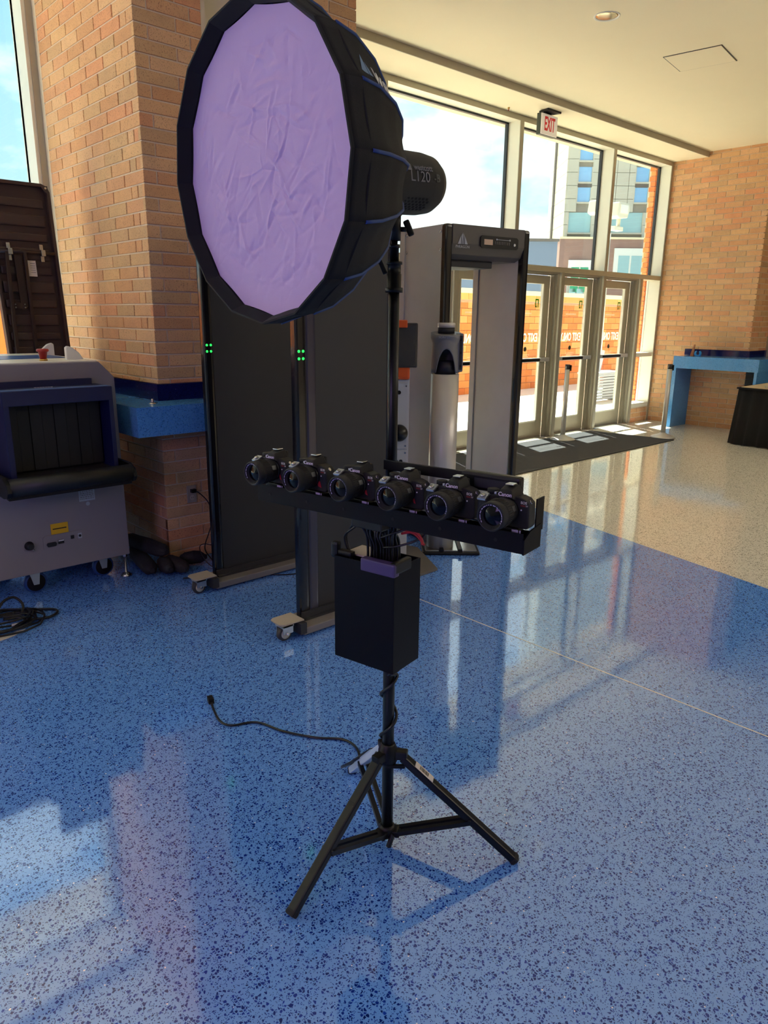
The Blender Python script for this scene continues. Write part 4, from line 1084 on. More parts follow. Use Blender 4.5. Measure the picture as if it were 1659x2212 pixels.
# ------------------------------------------------------------------ baggage scanner
sc = thing('baggage_scanner', 'grey x-ray baggage scanner with navy hood and black curtain', 'scanner', (1.3, 4.4, 0))
s0 = (1.3, 4.4, 0)
XL = 0.30; XB = 1.785
b = MB(s0)
b.prism([(XL, 0.148), (XB, 0.148), (XB-0.005, 1.243), (1.695, 1.335), (XL+0.09, 1.335), (XL, 1.243)], (0, 5.30, 0), (1, 0, 0), (0, 0, 1), 5.30-4.264)
b.build('cabinet', 'scanner_grey', sc, bevel=0.006)
MB(s0).box((XL+0.10, 4.28, 1.335), (1.690, 5.28, 1.340)).build('top_panel', 'scanner_white', sc)
MB(s0).box((0.5, 4.62, 1.3405), (1.66, 5.0, 1.342)).build('instruction_sheet', 'blue_sheet', sc)
for (x, y, sg) in ((1.690, 4.98, -1), (1.580, 4.47, 1)):
    prf = [(0, 0), (0.0, 0.070), (0.012, 0.080), (0.040, 0.070), (0.075, 0.040), (0.100, 0.0)]
    MB(s0).prism([(sg*p[0], p[1]) for p in prf], (x, y, 1.338), (1, 0, 0), (0, 0, 1), 0.032).build('carry_handle', 'scanner_white', sc, bevel=0.006)
MB(s0).lathe([(0, 0.022), (0.012, 0.022)], (1.437, 4.40, 1.338), (0, 0, 1), 18).build('button_collar', 'brass', sc)
MB(s0).lathe([(0.012, 0.018), (0.05, 0.024), (0.055, 0.033), (0.064, 0.033), (0.068, 0.028), (0.068, 0)], (1.437, 4.40, 1.338), (0, 0, 1), 22).build('stop_button', 'button_red', sc)
# hood
YH = 4.04; xr = 1.669; xl = 1.095
b = MB(s0)
b.box((xl, YH, 1.135), (xr, 4.27, 1.212)); b.box((xl, YH, 0.745), (xl+0.03, 4.27, 1.14)); b.box((xr-0.025, YH, 0.745), (xr, 4.27, 1.14))
hd = b.build('hood', 'hood_navy', sc, bevel=0.004)
MB(s0).box((xl+0.005, YH+0.004, 1.2125), (xr-0.005, 4.12, 1.2145)).build('hood_top_strip', 'hood_top', hd)
MB(s0).box((0.6, 4.225, 1.20), (1.63, 4.266, 1.245)).build('hood_riser', 'hood_navy', hd)
text('Smart 50 · 300', 0.022, 'lavender_print', hd, (1.33, 4.17, 1.2135), (1, 0, 0), (0, 1, 0), 'hood_lettering', off=s0) if False else None
b = MB(s0)
for k in range(7): b.box((1.30+k*0.014, 4.165, 1.2125), (1.309+k*0.014, 4.18, 1.2135))
b.build('small_print', 'lavender_print', hd)
for k in range(8):
    x = xl+0.034 + k*0.0635
    MB(s0).box((x, 4.16+0.006*(k % 2), 0.77), (x+0.061, 4.168+0.006*(k % 2), 1.135)).build('curtain_strip', 'curtain_black', sc)
MB(s0).box((xl+0.02, 4.20, 0.75), (xr-0.02, 4.262, 1.135)).build('tunnel', 'black_matte', sc)
# conveyor end
MB(s0).box((1.05, YH-0.02, 0.70), (1.70, 4.27, 0.755)).build('belt', 'rubber', sc)
MB(s0).lathe([(0, 0.048), (0.655, 0.048)], (1.055, 3.97, 0.728), (1, 0, 0), 36).build('roller', 'rubber_roller', sc)
for x in (1.035, 1.70):
    MB(s0).prism([(-4.27, 0.05), (-3.99, 0.05), (-3.93, 0.02), (-3.915, -0.02), (-3.94, -0.05), (-4.0, -0.062), (-4.27, -0.05)], (x, 0, 0.733), (0, -1, 0), (0, 0, 1), -0.022).build('roller_bracket', 'black_plastic', sc, bevel=0.004)
MB(s0).prism([(3.96, 0.665), (4.27, 0.685), (4.27, 0.72), (3.96, 0.70)], (1.05, 0, 0), (0, 1, 0), (0, 0, 1), 0.655).build('under_tray', 'black_matte', sc)
# labels and sockets on the front plate (y = 4.264)
YF = 4.2635
MB(s0).box((1.330, YF-0.002, 0.362), (1.428, YF, 0.424)).build('warning_label', 'yellow_label', sc)
text('Caution: X-Ray', 0.0115, 'black_plastic', sc, (1.379, YF-0.0025, 0.394), (1, 0, 0), (0, 0, 1), 'label_print', off=s0) if False else None
b = MB(s0); b.box((1.340, YF-0.0026, 0.390), (1.418, YF-0.002, 0.396)); b.build('label_print', 'black_plastic', sc)
MB(s0).box((1.507, YF-0.002, 0.53), (1.600, YF, 0.625)).build('rating_plate', 'pale_label', sc)
b = MB(s0); random.seed(3)
for r in range(7):
    x = 1.513
    while x < 1.590:
        wv = random.uniform(0.004, 0.014); b.box((x, YF-0.0026, 0.607-r*0.011), (min(x+wv, 1.592), YF-0.002, 0.612-r*0.011)); x += wv+0.004
b.build('label_print', 'rail_grey', sc)
MB(s0).lathe([(0, 0.012), (0.002, 0.012)], (1.555, YF, 0.512), (0, -1, 0), 20).build('oval_sticker', 'pale_label', sc)
MB(s0).prism([(-0.125, -0.035), (-0.11, -0.045), (0.11, -0.045), (0.125, -0.035), (0.125, 0.035), (0.11, 0.045), (-0.11, 0.045), (-0.125, 0.035)], (1.405, YF, 0.315), (1, 0, 0), (0, 0, 1), 0.003).build('socket_plate', 'scanner_grey', sc)
MB(s0).prism([(-0.022, -0.012), (0.022, -0.012), (0.028, 0.0), (0.022, 0.012), (-0.022, 0.012), (-0.028, 0)], (1.325, YF-0.003, 0.306), (1, 0, 0), (0, 0, 1), 0.008).build('serial_socket', 'connector', sc)
MB(s0).box((1.362, YF-0.010, 0.302), (1.394, YF-0.003, 0.324)).build('usb_socket', 'connector', sc)
MB(s0).box((1.363, YF-0.011, 0.318), (1.393, YF-0.010, 0.324)).build('usb_socket_tab', 'white_print', sc)
MB(s0).box((1.436, YF-0.008, 0.318), (1.454, YF-0.003, 0.338)).build('network_socket', 'connector', sc)
MB(s0).box((1.478, YF-0.006, 0.312), (1.500, YF-0.003, 0.344)).build('power_socket', 'pale_label', sc)
MB(s0).lathe([(0, 0.008), (0.003, 0.007)], (1.489, YF-0.006, 0.328), (0, -1, 0), 14).build('power_socket_hole', 'connector', sc)
MB(s0).lathe([(0, 0.026), (0.004, 0.026), (0.006, 0.021), (0.03, 0.020), (0.034, 0.016)], (1.203, YF, 0.322), (0, -1, 0), 24).build('round_connector', 'connector', sc)
MB(s0).box((1.175, YF-0.003, 0.296), (1.231, YF, 0.350)).build('connector_flange', 'scanner_grey', sc)
MB(s0).tube([(1.213, YF-0.01, 0.300), (1.220, YF-0.014, 0.288), (1.228, YF-0.012, 0.290), (1.226, YF-0.008, 0.300)], 0.0015, 6).build('cap_chain', 'steel', sc)
def castor(x, y):
    MB(s0).box((x-0.055, y-0.04, 0.135), (x+0.055, y+0.05, 0.150)).build('caster_plate', 'zinc', sc)
    MB(s0).prism([(-0.035, 0.0), (0.03, 0.0), (0.018, -0.09), (-0.012, -0.09)], (x-0.005, y-0.028, 0.145), (1, 0, 0), (0, 0, 1), 0.005).build('caster_fork', 'zinc', sc)
    MB(s0).prism([(-0.035, 0.0), (0.03, 0.0), (0.018, -0.09), (-0.012, -0.09)], (x-0.005, y+0.028, 0.145), (1, 0, 0), (0, 0, 1), 0.005).build('caster_fork', 'zinc', sc)
    wv = MB(s0).lathe([(-0.02, 0.05), (-0.02, 0.060), (-0.012, 0.064), (0.012, 0.064), (0.02, 0.060), (0.02, 0.05)], (x, y, 0.064), (0, 1, 0), 32).build('caster_wheel', 'blue_tyre', sc)
    MB(s0).lathe([(-0.021, 0.0), (-0.021, 0.052), (0.021, 0.052), (0.021, 0.0)], (x, y, 0.064), (0, 1, 0), 28, cap=False).build('caster_hub', 'black_matte', wv)
castor(1.245, 4.375); castor(1.66, 4.40); castor(0.55, 4.39); castor(1.25, 5.15); castor(1.66, 5.15)
MB(s0).lathe([(0, 0.034), (0.006, 0.035), (0.022, 0.014), (0.026, 0.008), (0.15, 0.008)], (1.765, 4.30, 0.0), (0, 0, 1), 24).build('levelling_foot', 'steel', sc)
MB(s0).lathe([(0.128, 0.016), (0.148, 0.016)], (1.765, 4.30, 0.0), (0, 0, 1), 6, smooth=False).build('foot_nut', 'steel', sc)

# gadget on the left counter
gd = thing('table_fitting', 'small chrome fitting with thumb nut on the left counter', 'fitting', (1.975, 4.20, 1.075))
MB().lathe([(0, 0.022), (0.004, 0.022), (0.008, 0.014)], (0, 0, 0), (0, 0, 1), 20).build('flange', 'steel', gd)
MB().lathe([(0.008, 0.008), (0.016, 0.011), (0.022, 0.006), (0.030, 0.008), (0.033, 0.003)], (0, 0, 0), (0, 0, 1), 16).build('knob', 'steel', gd)
MB().box((0.015, -0.004, 0.004), (0.033, 0.004, 0.012)).build('tab', 'steel', gd)

# ------------------------------------------------------------------ folded brown table leaning at the window
ftb = thing('folded_table', 'brown plastic folding table stored upright against the left window', 'table', (1.75, 5.36, 0))
fo = (1.75, 5.36, 0)
x0, x1, yt, H = 1.50, 1.905, 5.34, 2.42
b = MB(fo)
prf = [(x0, 0.0), (x1, 0.0), (x1, H-0.05), (x1-0.015, H-0.015), (x1-0.05, H), (x0, H)]
b.prism(prf, (0, yt+0.03, 0), (1, 0, 0), (0, 0, 1), 0.0) if False else None
b.prism(prf, (0, yt+0.036, 0), (1, 0, 0), (0, 0, 1), 0.012)
b.build('tabletop', 'table_brown', ftb)
b = MB(fo)
b.box((x1-0.022, yt-0.014, 0.0), (x1, yt+0.03, H-0.045)); b.box((x0, yt-0.014, 0), (x0+0.02, yt+0.03, H)); b.box((x0, yt-0.014, H-0.022), (x1-0.045, yt+0.03, H))
b.prism([(x1-0.05, H), (x1-0.05, H-0.022), (x1-0.03, H-0.03), (x1-0.022, H-0.05), (x1, H-0.05), (x1-0.015, H-0.015)], (0, yt+0.03, 0), (1, 0, 0), (0, 0, 1), 0.044)
b.build('rim', 'table_brown', ftb, bevel=0.004)
MB(fo).prism([(x1-0.06, H-0.012), (x1-0.012, H-0.012), (x1-0.012, H-0.06), (x1-0.03, H-0.05)], (0, yt-0.010, 0), (1, 0, 0), (0, 0, 1), 0.006).build('corner_gusset', 'table_brown', ftb, bevel=0.002)
MB(fo).lathe([(0, 0.008), (0.003, 0.007)], (x1-0.026, yt-0.016, H-0.026), (0, -1, 0), 12).build('rivet', 'steel', ftb)
z = H-0.10; k = 0
while z > 0.1:
    hh = 0.052 if k % 2 == 0 else 0.075
    bb = MB(fo); bb.box((x0+0.035, yt+0.004, z-hh), (x1-0.045, yt+0.03, z)); bb.build('moulded_rib', 'table_brown', ftb, bevel=0.010, seg=2)
    z -= hh + 0.042; k += 1
zb = at(48, 545, (0, yt, 0), (0, 1, 0)).z
for px in (19, 90):
    q = at(px, 545, (0, yt-0.02, 0), (0, 1, 0))
    MB(fo).box((q.x-0.012, yt-0.014, zb-0.055), (q.x+0.012, yt-0.008, zb+0.055)).box((q.x-0.014, yt-0.045, zb-0.02), (q.x+0.014, yt-0.012, zb+0.02)).build('hinge_bracket', 'steel', ftb, bevel=0.004)
MB(fo).cyl((x0+0.01, yt-0.028, zb), (x1-0.03, yt-0.028, zb), 0.012, 12).build('hinge_bar', 'table_leg', ftb)
tX = lambda px, py: at(px, py, (0, yt-0.03, 0), (0, 1, 0)).x
for (a_, c_) in ((tX(14, 550)-0.003, tX(36, 745)-0.03), (tX(53, 550)-0.003, tX(78, 745)-0.03)):
    MB(fo).bar((a_+0.0, yt-0.03, zb), (c_, yt-0.03, 1.25), 0.022, 0.022, up=(0, 1, 0)).build('leg', 'table_leg', ftb, bevel=0.004)
MB(fo).box((tX(30, 560), yt-0.022, zb-0.33), (tX(46, 560), yt-0.012, zb-0.02)).build('strut', 'table_leg', ftb)
MB(fo).box((tX(30, 650)-0.02, yt-0.024, zb-0.36), (tX(56, 650)-0.01, yt-0.014, zb-0.32)).build('strut_plate', 'table_leg', ftb)
for (a_, z_) in ((tX(31, 650)-0.01, zb-0.33), (tX(55, 650)-0.02, zb-0.33), (tX(31, 650)-0.01, zb-0.35), (tX(55, 650)-0.02, zb-0.35)):
    MB(fo).lathe([(0, 0.006), (0.004, 0.005)], (a_, yt-0.024, z_), (0, -1, 0), 10).build('rivet', 'steel', ftb)
q = at(68, 580, (0, yt, 0), (0, 1, 0))
MB(fo).box((q.x-0.028, yt-0.0, q.z-0.05), (q.x+0.025, yt+0.003, q.z+0.05)).build('paper_label', 'paper', ftb)
b = MB(fo)
for k in range(5): b.box((q.x-0.012, yt-0.001, q.z+0.03-k*0.014), (q.x+0.018, yt, q.z+0.033-k*0.014))
b.build('label_print', 'grey_print', ftb)
MB(fo).box((x0+0.05, yt-0.02, 1.25), (x1-0.05, yt-0.0, 1.31)).build('cross_bar', 'table_leg', ftb)

for ch in ftb.children:
    for v in ch.data.vertices: v.co.x += (2.42 - (v.co.z))*0.036 - 0.012
# ------------------------------------------------------------------ weight bags, outlet, cords at the pier
def sandbag(p, q, r, label, k):
    p = V(p); q = V(q); d = (q-p); Ln = d.length; d.normalize()
    t = thing('weight_bag', label, 'bag', p, 0, 'black weight bags piled by the scanner')
    prf = [(0, r*0.25), (0.015, r*0.55), (0.04, r*0.9), (0.08, r), (Ln*0.5, r*1.04), (Ln-0.08, r), (Ln-0.035, r*0.85), (Ln-0.012, r*0.5), (Ln, r*0.22)]
    b = MB(p).lathe(prf, p, d, 22)
    random.seed(k)
    for v in b.bm.verts:
        v.co += V((random.uniform(-1, 1), random.uniform(-1, 1), random.uniform(-1, 1)))*0.0035
        if v.co.z < -r + 0.012: v.co.z = -r + 0.012
    b.build('sack', 'sandbag', t)
    MB(p).lathe([(0, r*0.32), (0.018, r*0.36)], p - d*0.004, d, 14).build('end_knot', 'sandbag', t)
sandbag((1.865, 4.14, 0.052), (1.96, 4.62, 0.052), 0.048, 'black cloth weight bag nearest the levelling foot', 1)
sandbag((1.955, 4.10, 0.052), (2.01, 4.34, 0.052), 0.046, 'black cloth weight bag second from the scanner foot', 2) if False else None
sandbag((1.96, 3.98+0.10, 0.05), (2.0, 4.325-0.04, 0.05), 0.047, 'short black weight bag between the nearest bag and the brick corner', 2)
sandbag((2.045, 4.03, 0.05), (2.03, 4.29, 0.05), 0.045, 'third black weight bag counted from the scanner foot', 3)
sandbag((2.23, 4.15, 0.05), (2.00, 4.33-0.05, 0.05), 0.046, 'rightmost black weight bag, touching the wall cord', 4) if False else None
sandbag((2.26, 4.17, 0.05), (2.10, 4.24, 0.05), 0.046, 'rightmost black weight bag, lying along the brick wall', 4)
sandbag((1.99, 4.18, 0.135), (1.93, 4.66, 0.130), 0.048, 'black weight bag lying on top of the pile', 5)

ol = thing('wall_outlet', 'steel duplex power outlet on the lower brick pier', 'outlet', (2.27, YP-0.003, 0.445))
MB().box((-0.034, -0.006, -0.058), (0.034, 0.004, 0.058)).build('cover_plate', 'outlet_steel', ol, bevel=0.002)
for z in (0.026, -0.024): MB().lathe([(0, 0.0165), (0.003, 0.016)], (0, -0.006, z), (0, -1, 0), 20).build('socket', 'outlet_ivory', ol)
b = MB()
for x in (-0.006, 0.006): b.box((x-0.0012, -0.0100, -0.028), (x+0.0012, -0.0088, -0.018))
b.build('slots', 'connector', ol)
def cord(name, label, pts, r=0.004, base=None, n=7):
    o = V(base if base else pts[0])
    t = thing(name, label, 'cord', o)
    MB(o).tube(smooth_path(pts, n), r, 8).build('cable', 'cable_black', t)
    return t
wcd = cord('power_cord', 'black power cord hanging from the outlet to the left gate', [(2.272, 4.31, 0.470), (2.30, 4.29, 0.455), (2.355, 4.27, 0.38), (2.37, 4.26, 0.27), (2.33, 4.24, 0.19), (2.27, 4.20, 0.10), (2.26, 4.10, 0.05), (2.27, 4.0, 0.008), (2.35, 3.90, 0.006), (2.40, 3.84, 0.006)])
MB(wcd.location).box((2.254, 4.298, 0.458), (2.288, 4.330, 0.482)).build('plug', 'black_plastic', wcd, bevel=0.004)
cord('loose_cord', 'thin black cord looping on the floor below the outlet', [(2.50, 4.05, 0.006), (2.38, 4.16, 0.08), (2.26, 4.18, 0.135), (2.20, 4.14, 0.12), (2.22, 4.06, 0.03), (2.28, 3.95, 0.006), (2.40, 3.92, 0.006), (2.52, 3.96, 0.006)], 0.003)
cord('extension_cord', 'black cord running along the floor from the bags under the left gate', [(2.0, 4.0, 0.006), (2.10, 3.94, 0.006), (2.22, 3.86, 0.006), (2.34, 3.84, 0.006), (2.5, 3.98, 0.006)], 0.004)
cord('gate_cord', 'short black cord loop below the middle of the far gate rail', [(2.45, 3.70, 0.006), (2.53, 3.63, 0.006), (2.62, 3.60, 0.006), (2.72, 3.66, 0.006), (2.8, 3.72, 0.006)], 0.004)

# cable pile lower left
cpz = thing('cable_coil', 'tangled coil of black cables on the floor at the left edge', 'cables', (0.93, 4.02, 0))
cp0 = V((0.93, 4.02, 0))
random.seed(11)
MB(cp0).tube(smooth_path([(1.02, 4.05, 0.03), (1.09, 4.075, 0.012), (1.16, 4.055, 0.012), (1.22, 4.00, 0.012), (1.215, 3.945, 0.012), (1.16, 3.91, 0.012), (1.08, 3.93, 0.016), (1.02, 3.97, 0.03), (0.96, 4.0, 0.04)], 7), 0.0075, 8).build('cable', 'cable_black', cpz)
for k in range(9):
    r = random.uniform(0.11, 0.19); cx = 0.93+random.uniform(-0.05, 0.03); cy = 3.96+random.uniform(-0.05, 0.06); z0 = 0.009+0.010*(k % 5)
    pts = [(cx+r*1.1*math.cos(a)+random.uniform(-.012, .012), cy+r*0.8*math.sin(a)+random.uniform(-.012, .012), z0+0.004*math.sin(a*2+k)) for a in [2*PI*j/14 for j in range(14)]]
    MB(cp0).tube(pts, 0.0055, 7, closed=True).build('cable', 'cable_black', cpz)
MB(cp0).tube(smooth_path([(0.93, 4.02, 0.05), (0.98, 4.06, 0.10), (1.04, 4.07, 0.11), (1.07, 4.03, 0.07), (1.03, 3.98, 0.03), (0.95, 3.96, 0.04)], 7), 0.007, 8).build('cable', 'cable_black', cpz)
MB(cp0).obox((0.985, 3.88, 0.03), (0.9, -0.35, 0.1), (0.35, 0.9, 0), (0, 0, 1), 0.02, 0.006, 0.004).build('cable_tag', 'paper', cpz)
wpp = thing('paper_scrap', 'white curved strip under the cable coil at the left edge', 'paper', (0.95, 3.80, 0.002))
MB().prism([(-0.12, -0.03), (0.0, 0.0), (0.07, 0.05), (0.03, 0.045), (-0.12, 0.01)], (0, 0, 0), (1, 0, 0), (0, 1, 0), 0.003).build('sheet', 'paper', wpp)

# ------------------------------------------------------------------ light stand
C0 = V((1.338, 1.414, 0))
ls = thing('light_stand', 'black three-legged light stand standing on the blue floor', 'light stand', C0)
MB().lathe([(0.035, 0.0175), (0.98, 0.0175)], (0, 0, 0), (0, 0, 1), 24).build('lower_tube', 'black_metal', ls)
MB().lathe([(0.98, 0.0145), (1.70, 0.0145)], (0, 0, 0), (0, 0, 1), 24).build('middle_tube', 'black_metal', ls)
MB().lathe([(1.66, 0.0225), (1.672, 0.0225), (1.672, 0.0185), (1.705, 0.0185), (1.705, 0.017), (1.728, 0.017), (1.728, 0.0205), (1.735, 0.0205)], (0, 0, 0), (0, 0, 1), 26).build('collar', 'black_plastic', ls)
MB().lathe([(1.735, 0.0115), (1.768, 0.0115), (1.768, 0.014), (1.776, 0.014), (1.776, 0.008), (1.80, 0.008)], (0, 0, 0), (0, 0, 1), 22).build('upper_tube', 'black_metal', ls)
kr = rv
MB().bar(-kr*0.022 + V((0, 0, 1.705)), -kr*0.040 + V((0, 0, 1.745)), 0.008, 0.012).build('collar_lever', 'black_plastic', ls, bevel=0.003)
MB().lathe([(0.955, 0.0215), (0.99, 0.0215), (1.0, 0.018)], (0, 0, 0), (0, 0, 1), 24).build('collar', 'black_plastic', ls)
F = [V((0.943, 1.375, 0)) - C0, V((1.569, 1.091, 0)) - C0, V((1.493, 1.766, 0)) - C0]
HT = 0.322
MB().lathe([(HT-0.03, 0.026), (HT-0.02, 0.030), (HT+0.012, 0.030), (HT+0.03, 0.022), (HT+0.035, 0.020)], (0, 0, 0), (0, 0, 1), 24).build('leg_hub', 'black_plastic', ls, bevel=0)
MB().lathe([(0.028, 0.020), (0.034, 0.026), (0.062, 0.026), (0.07, 0.020)], (0, 0, 0), (0, 0, 1), 24).build('brace_hub', 'black_plastic', ls)
for i, f_ in enumerate(F):
    d = V((f_.x, f_.y, 0)).normalized(); sd_ = V((-d.y, d.x, 0))
    a = d*0.045 + V((0, 0, HT-0.008)); e_ = V((f_.x, f_.y, 0.010)); 
    mtl = 'silver_glint' if i == 2 else 'black_metal'
    MB().bar(a, e_, 0.030, 0.024, up=(0, 0, 1)).build('leg', mtl, ls, bevel=0.005, seg=2)['label'] = 'grey reflective rear leg' if i == 2 else 'black flat-sided leg'
    MB().bar(e_ + (a-e_).normalized()*0.012, e_ - (a-e_).normalized()*0.006, 0.032, 0.027).build('foot', 'rubber', ls, bevel=0.006)
    MB().obox(d*0.036 + V((0, 0, HT)), d, sd_, (0, 0, 1), 0.024, 0.014, 0.014).build('leg_knuckle', 'black_plastic', ls, bevel=0.004)
    j = a + (e_-a)*0.60
    hb = d*0.028 + V((0, 0, 0.048))
    for s_ in (-0.0125, 0.0125):
        MB().bar(hb + sd_*s_, j + sd_*s_ + V((0, 0, -0.004)), 0.015, 0.014).build('brace', 'black_metal', ls)
    MB().obox(d*0.030 + V((0, 0, 0.048)), d, sd_, (0, 0, 1), 0.012, 0.020, 0.010).build('brace_clamp', 'black_plastic', ls, bevel=0.003)
    MB().cyl(j + sd_*-0.020, j + sd_*0.020, 0.005, 10).build('rivet', 'black_metal', ls)
    if i == 1:
        c1_ = a + (e_-a)*0.17; dd = (e_-a).normalized(); up_ = dd.cross(sd_).normalized()
        if up_.z < 0: up_ = -up_
        MB().obox(c1_ + up_*0.0125, dd, sd_, up_, 0.036, 0.0135, 0.0006).build('barcode_sticker', 'white_sticker', ls)
        bb = MB(); random.seed(5)
        x = -0.018
        while x < 0.018:
            wv = random.uniform(0.0006, 0.0016); bb.obox(c1_ + up_*0.0133 + dd*x, dd, sd_, up_, wv/2, 0.0085, 0.0002); x += wv + random.uniform(0.0006, 0.0016)
        bb.build('barcode', 'black_plastic', ls)
    if i == 2:
        c2_ = a + (e_-a)*0.5; dd = (e_-a).normalized(); up_ = dd.cross(sd_).normalized()
        if up_.z < 0: up_ = -up_
        MB().obox(c2_ + up_*0.0125, dd, sd_, up_, 0.12, 0.015, 0.0008).build('reflective_strip', 'silver_glint', ls)
    if i == 0:
        c2_ = a + (e_-a)*0.30
        MB().obox(c2_ + V((0, 0, -0.002)), (e_-a).normalized(), sd_, (e_-a).normalized().cross(sd_), 0.006, 0.012, 0.014).build('leg_clip', 'black_plastic', ls, bevel=0.002)
MB().obox(rv*0.022 + V((0, 0, HT-0.035)) - fv*0.018, rv, fv, (0, 0, 1), 0.030, 0.005, 0.006).build('hub_lever', 'black_plastic', ls, bevel=0.003)
MB().bar(rv*0.018 - fv*0.022 + V((0, 0, 0.05)), rv*0.004 - fv*0.036 + V((0, 0, 0.012)), 0.012, 0.016).build('brace_lever', 'black_plastic', ls, bevel=0.004)

# ------------------------------------------------------------------ lamp head and softbox
SC = V((0.918, 1.398, 1.896)); SN = V((-0.998, -0.016, -0.055)).normalized(); SR = 0.309
SU = V((0, 0, 1)).cross(SN).normalized(); SV = SN.cross(SU)
lh = thing('studio_light', 'black cylindrical studio lamp fixed on top of the stand', 'lamp', (C0.x, C0.y, 1.80))
lo = (C0.x, C0.y, 1.80)
LA = SC - SN*0.333
MB(lo).lathe([(0.0, 0.072), (0.012, 0.074), (0.05, 0.0735), (0.148, 0.0725), (0.182, 0.068), (0.204, 0.056), (0.213, 0.03), (0.214, 0.0)], LA, -SN, 48).build('housing', 'camera_body', lh)
MB(lo).lathe([(-0.012, 0.078), (0.006, 0.078), (0.008, 0.074)], LA, -SN, 40).build('mount_ring', 'black_plastic', lh)
# vent slots at the lower side
for r in range(5):
    for k in range(7):
        ang = -PI/2 + 0.95 - r*0.11; tt = 0.05 + k*0.013 + (0.006 if r % 2 else 0)
        rad = (SU*math.cos(ang) + SV*math.sin(ang))
        MB(lo).obox(LA - SN*tt + rad*0.0727, SN, rad.cross(SN), rad, 0.0035, 0.0028, 0.0006).build('vent_slot', 'black_matte', lh)
for k in range(14):
    ang = PI/2 + 0.12; rad = (SU*math.cos(ang) + SV*math.sin(ang))
    MB(lo).obox(LA - SN*(0.03+k*0.0085) + rad*0.0733, SN, rad.cross(SN), rad, 0.0025, 0.008, 0.0006).build('vent_slot', 'black_matte', lh)
# lettering wrapped on the side facing the viewer
def on_barrel(o, tc_, ang0, R_):
    """bend flat lettering (x along -SN, y up) round the barrel"""
    for v in o.data.vertices:
        x, y, z = v.co
        a = ang0 + y/R_
        rad = SU*math.cos(a) + SV*math.sin(a)
        v.co = LA - SN*(tc_ + x) + rad*(R_ + z) - V(lo)
a0 = 0.18
o = text('westcott', 0.020, 'grey_print', lh, (0, 0, 0), (1, 0, 0), (0, 1, 0), 'lettering', squeeze=0.9, bold=0.0004); on_barrel(o, 0.105, a0+0.17, 0.0738)
o = text('L120', 0.034, 'grey_print', lh, (0, 0, 0), (1, 0, 0), (0, 1, 0), 'lettering', squeeze=1.0); on_barrel(o, 0.092, a0-0.12, 0.0738)
o = text('-B', 0.026, 'dark_steel', lh, (0, 0, 0), (1, 0, 0), (0, 1, 0), 'lettering'); on_barrel(o, 0.150, a0-0.12, 0.0738)
tri = MB(); tri.prism([(-0.008, -0.008), (0.008, -0.008), (0.006, 0.008)], (0, 0, 0), (1, 0, 0), (0, 1, 0), 0.0004)
o = tri.build('logo', 'grey_print', lh); on_barrel(o, 0.057, a0+0.17, 0.0738)
# tilt bracket
bx = C0.x
MB(lo).box((bx-0.022, C0.y-0.016, 1.865), (bx+0.026, C0.y+0.016, 1.90)).build('bracket', 'black_plastic', lh, bevel=0.004) if False else None
MB(lo).lathe([(0.0, 0.0155), (0.075, 0.0155)], (C0.x, C0.y, 1.785), (0, 0, 1), 22).build('socket', 'black_plastic', lh)
MB(lo).lathe([(-0.012, 0.024), (0.012, 0.024)], (C0.x, C0.y, 1.862), fv, 24).build('tilt_joint', 'black_plastic', lh, bevel=0.002)
MB(lo).obox((C0.x+0.01, C0.y, 1.878), rv, fv, (0, 0, 1), 0.016, 0.012, 0.024).build('bracket', 'black_plastic', lh, bevel=0.004)
MB(lo).cyl(V((C0.x, C0.y, 1.868)) + rv*0.008, V((C0.x, C0.y, 1.868)) + rv*0.036, 0.012, 16).build('clamp_knob', 'black_plastic', lh)
MB(lo).cyl(V((C0.x, C0.y, 1.812)) + rv*0.015, V((C0.x, C0.y, 1.812)) + rv*0.030, 0.006, 12).build('screw', 'black_plastic', lh)
MB(lo).obox(V((C0.x, C0.y, 1.815)) + rv*0.035, (rv + V((0, 0, 0.45))).normalized(), fv, (V((0, 0, 1)) - rv*0.45).normalized(), 0.008, 0.006, 0.020).build('wing_knob', 'black_plastic', lh, bevel=0.005, seg=3)

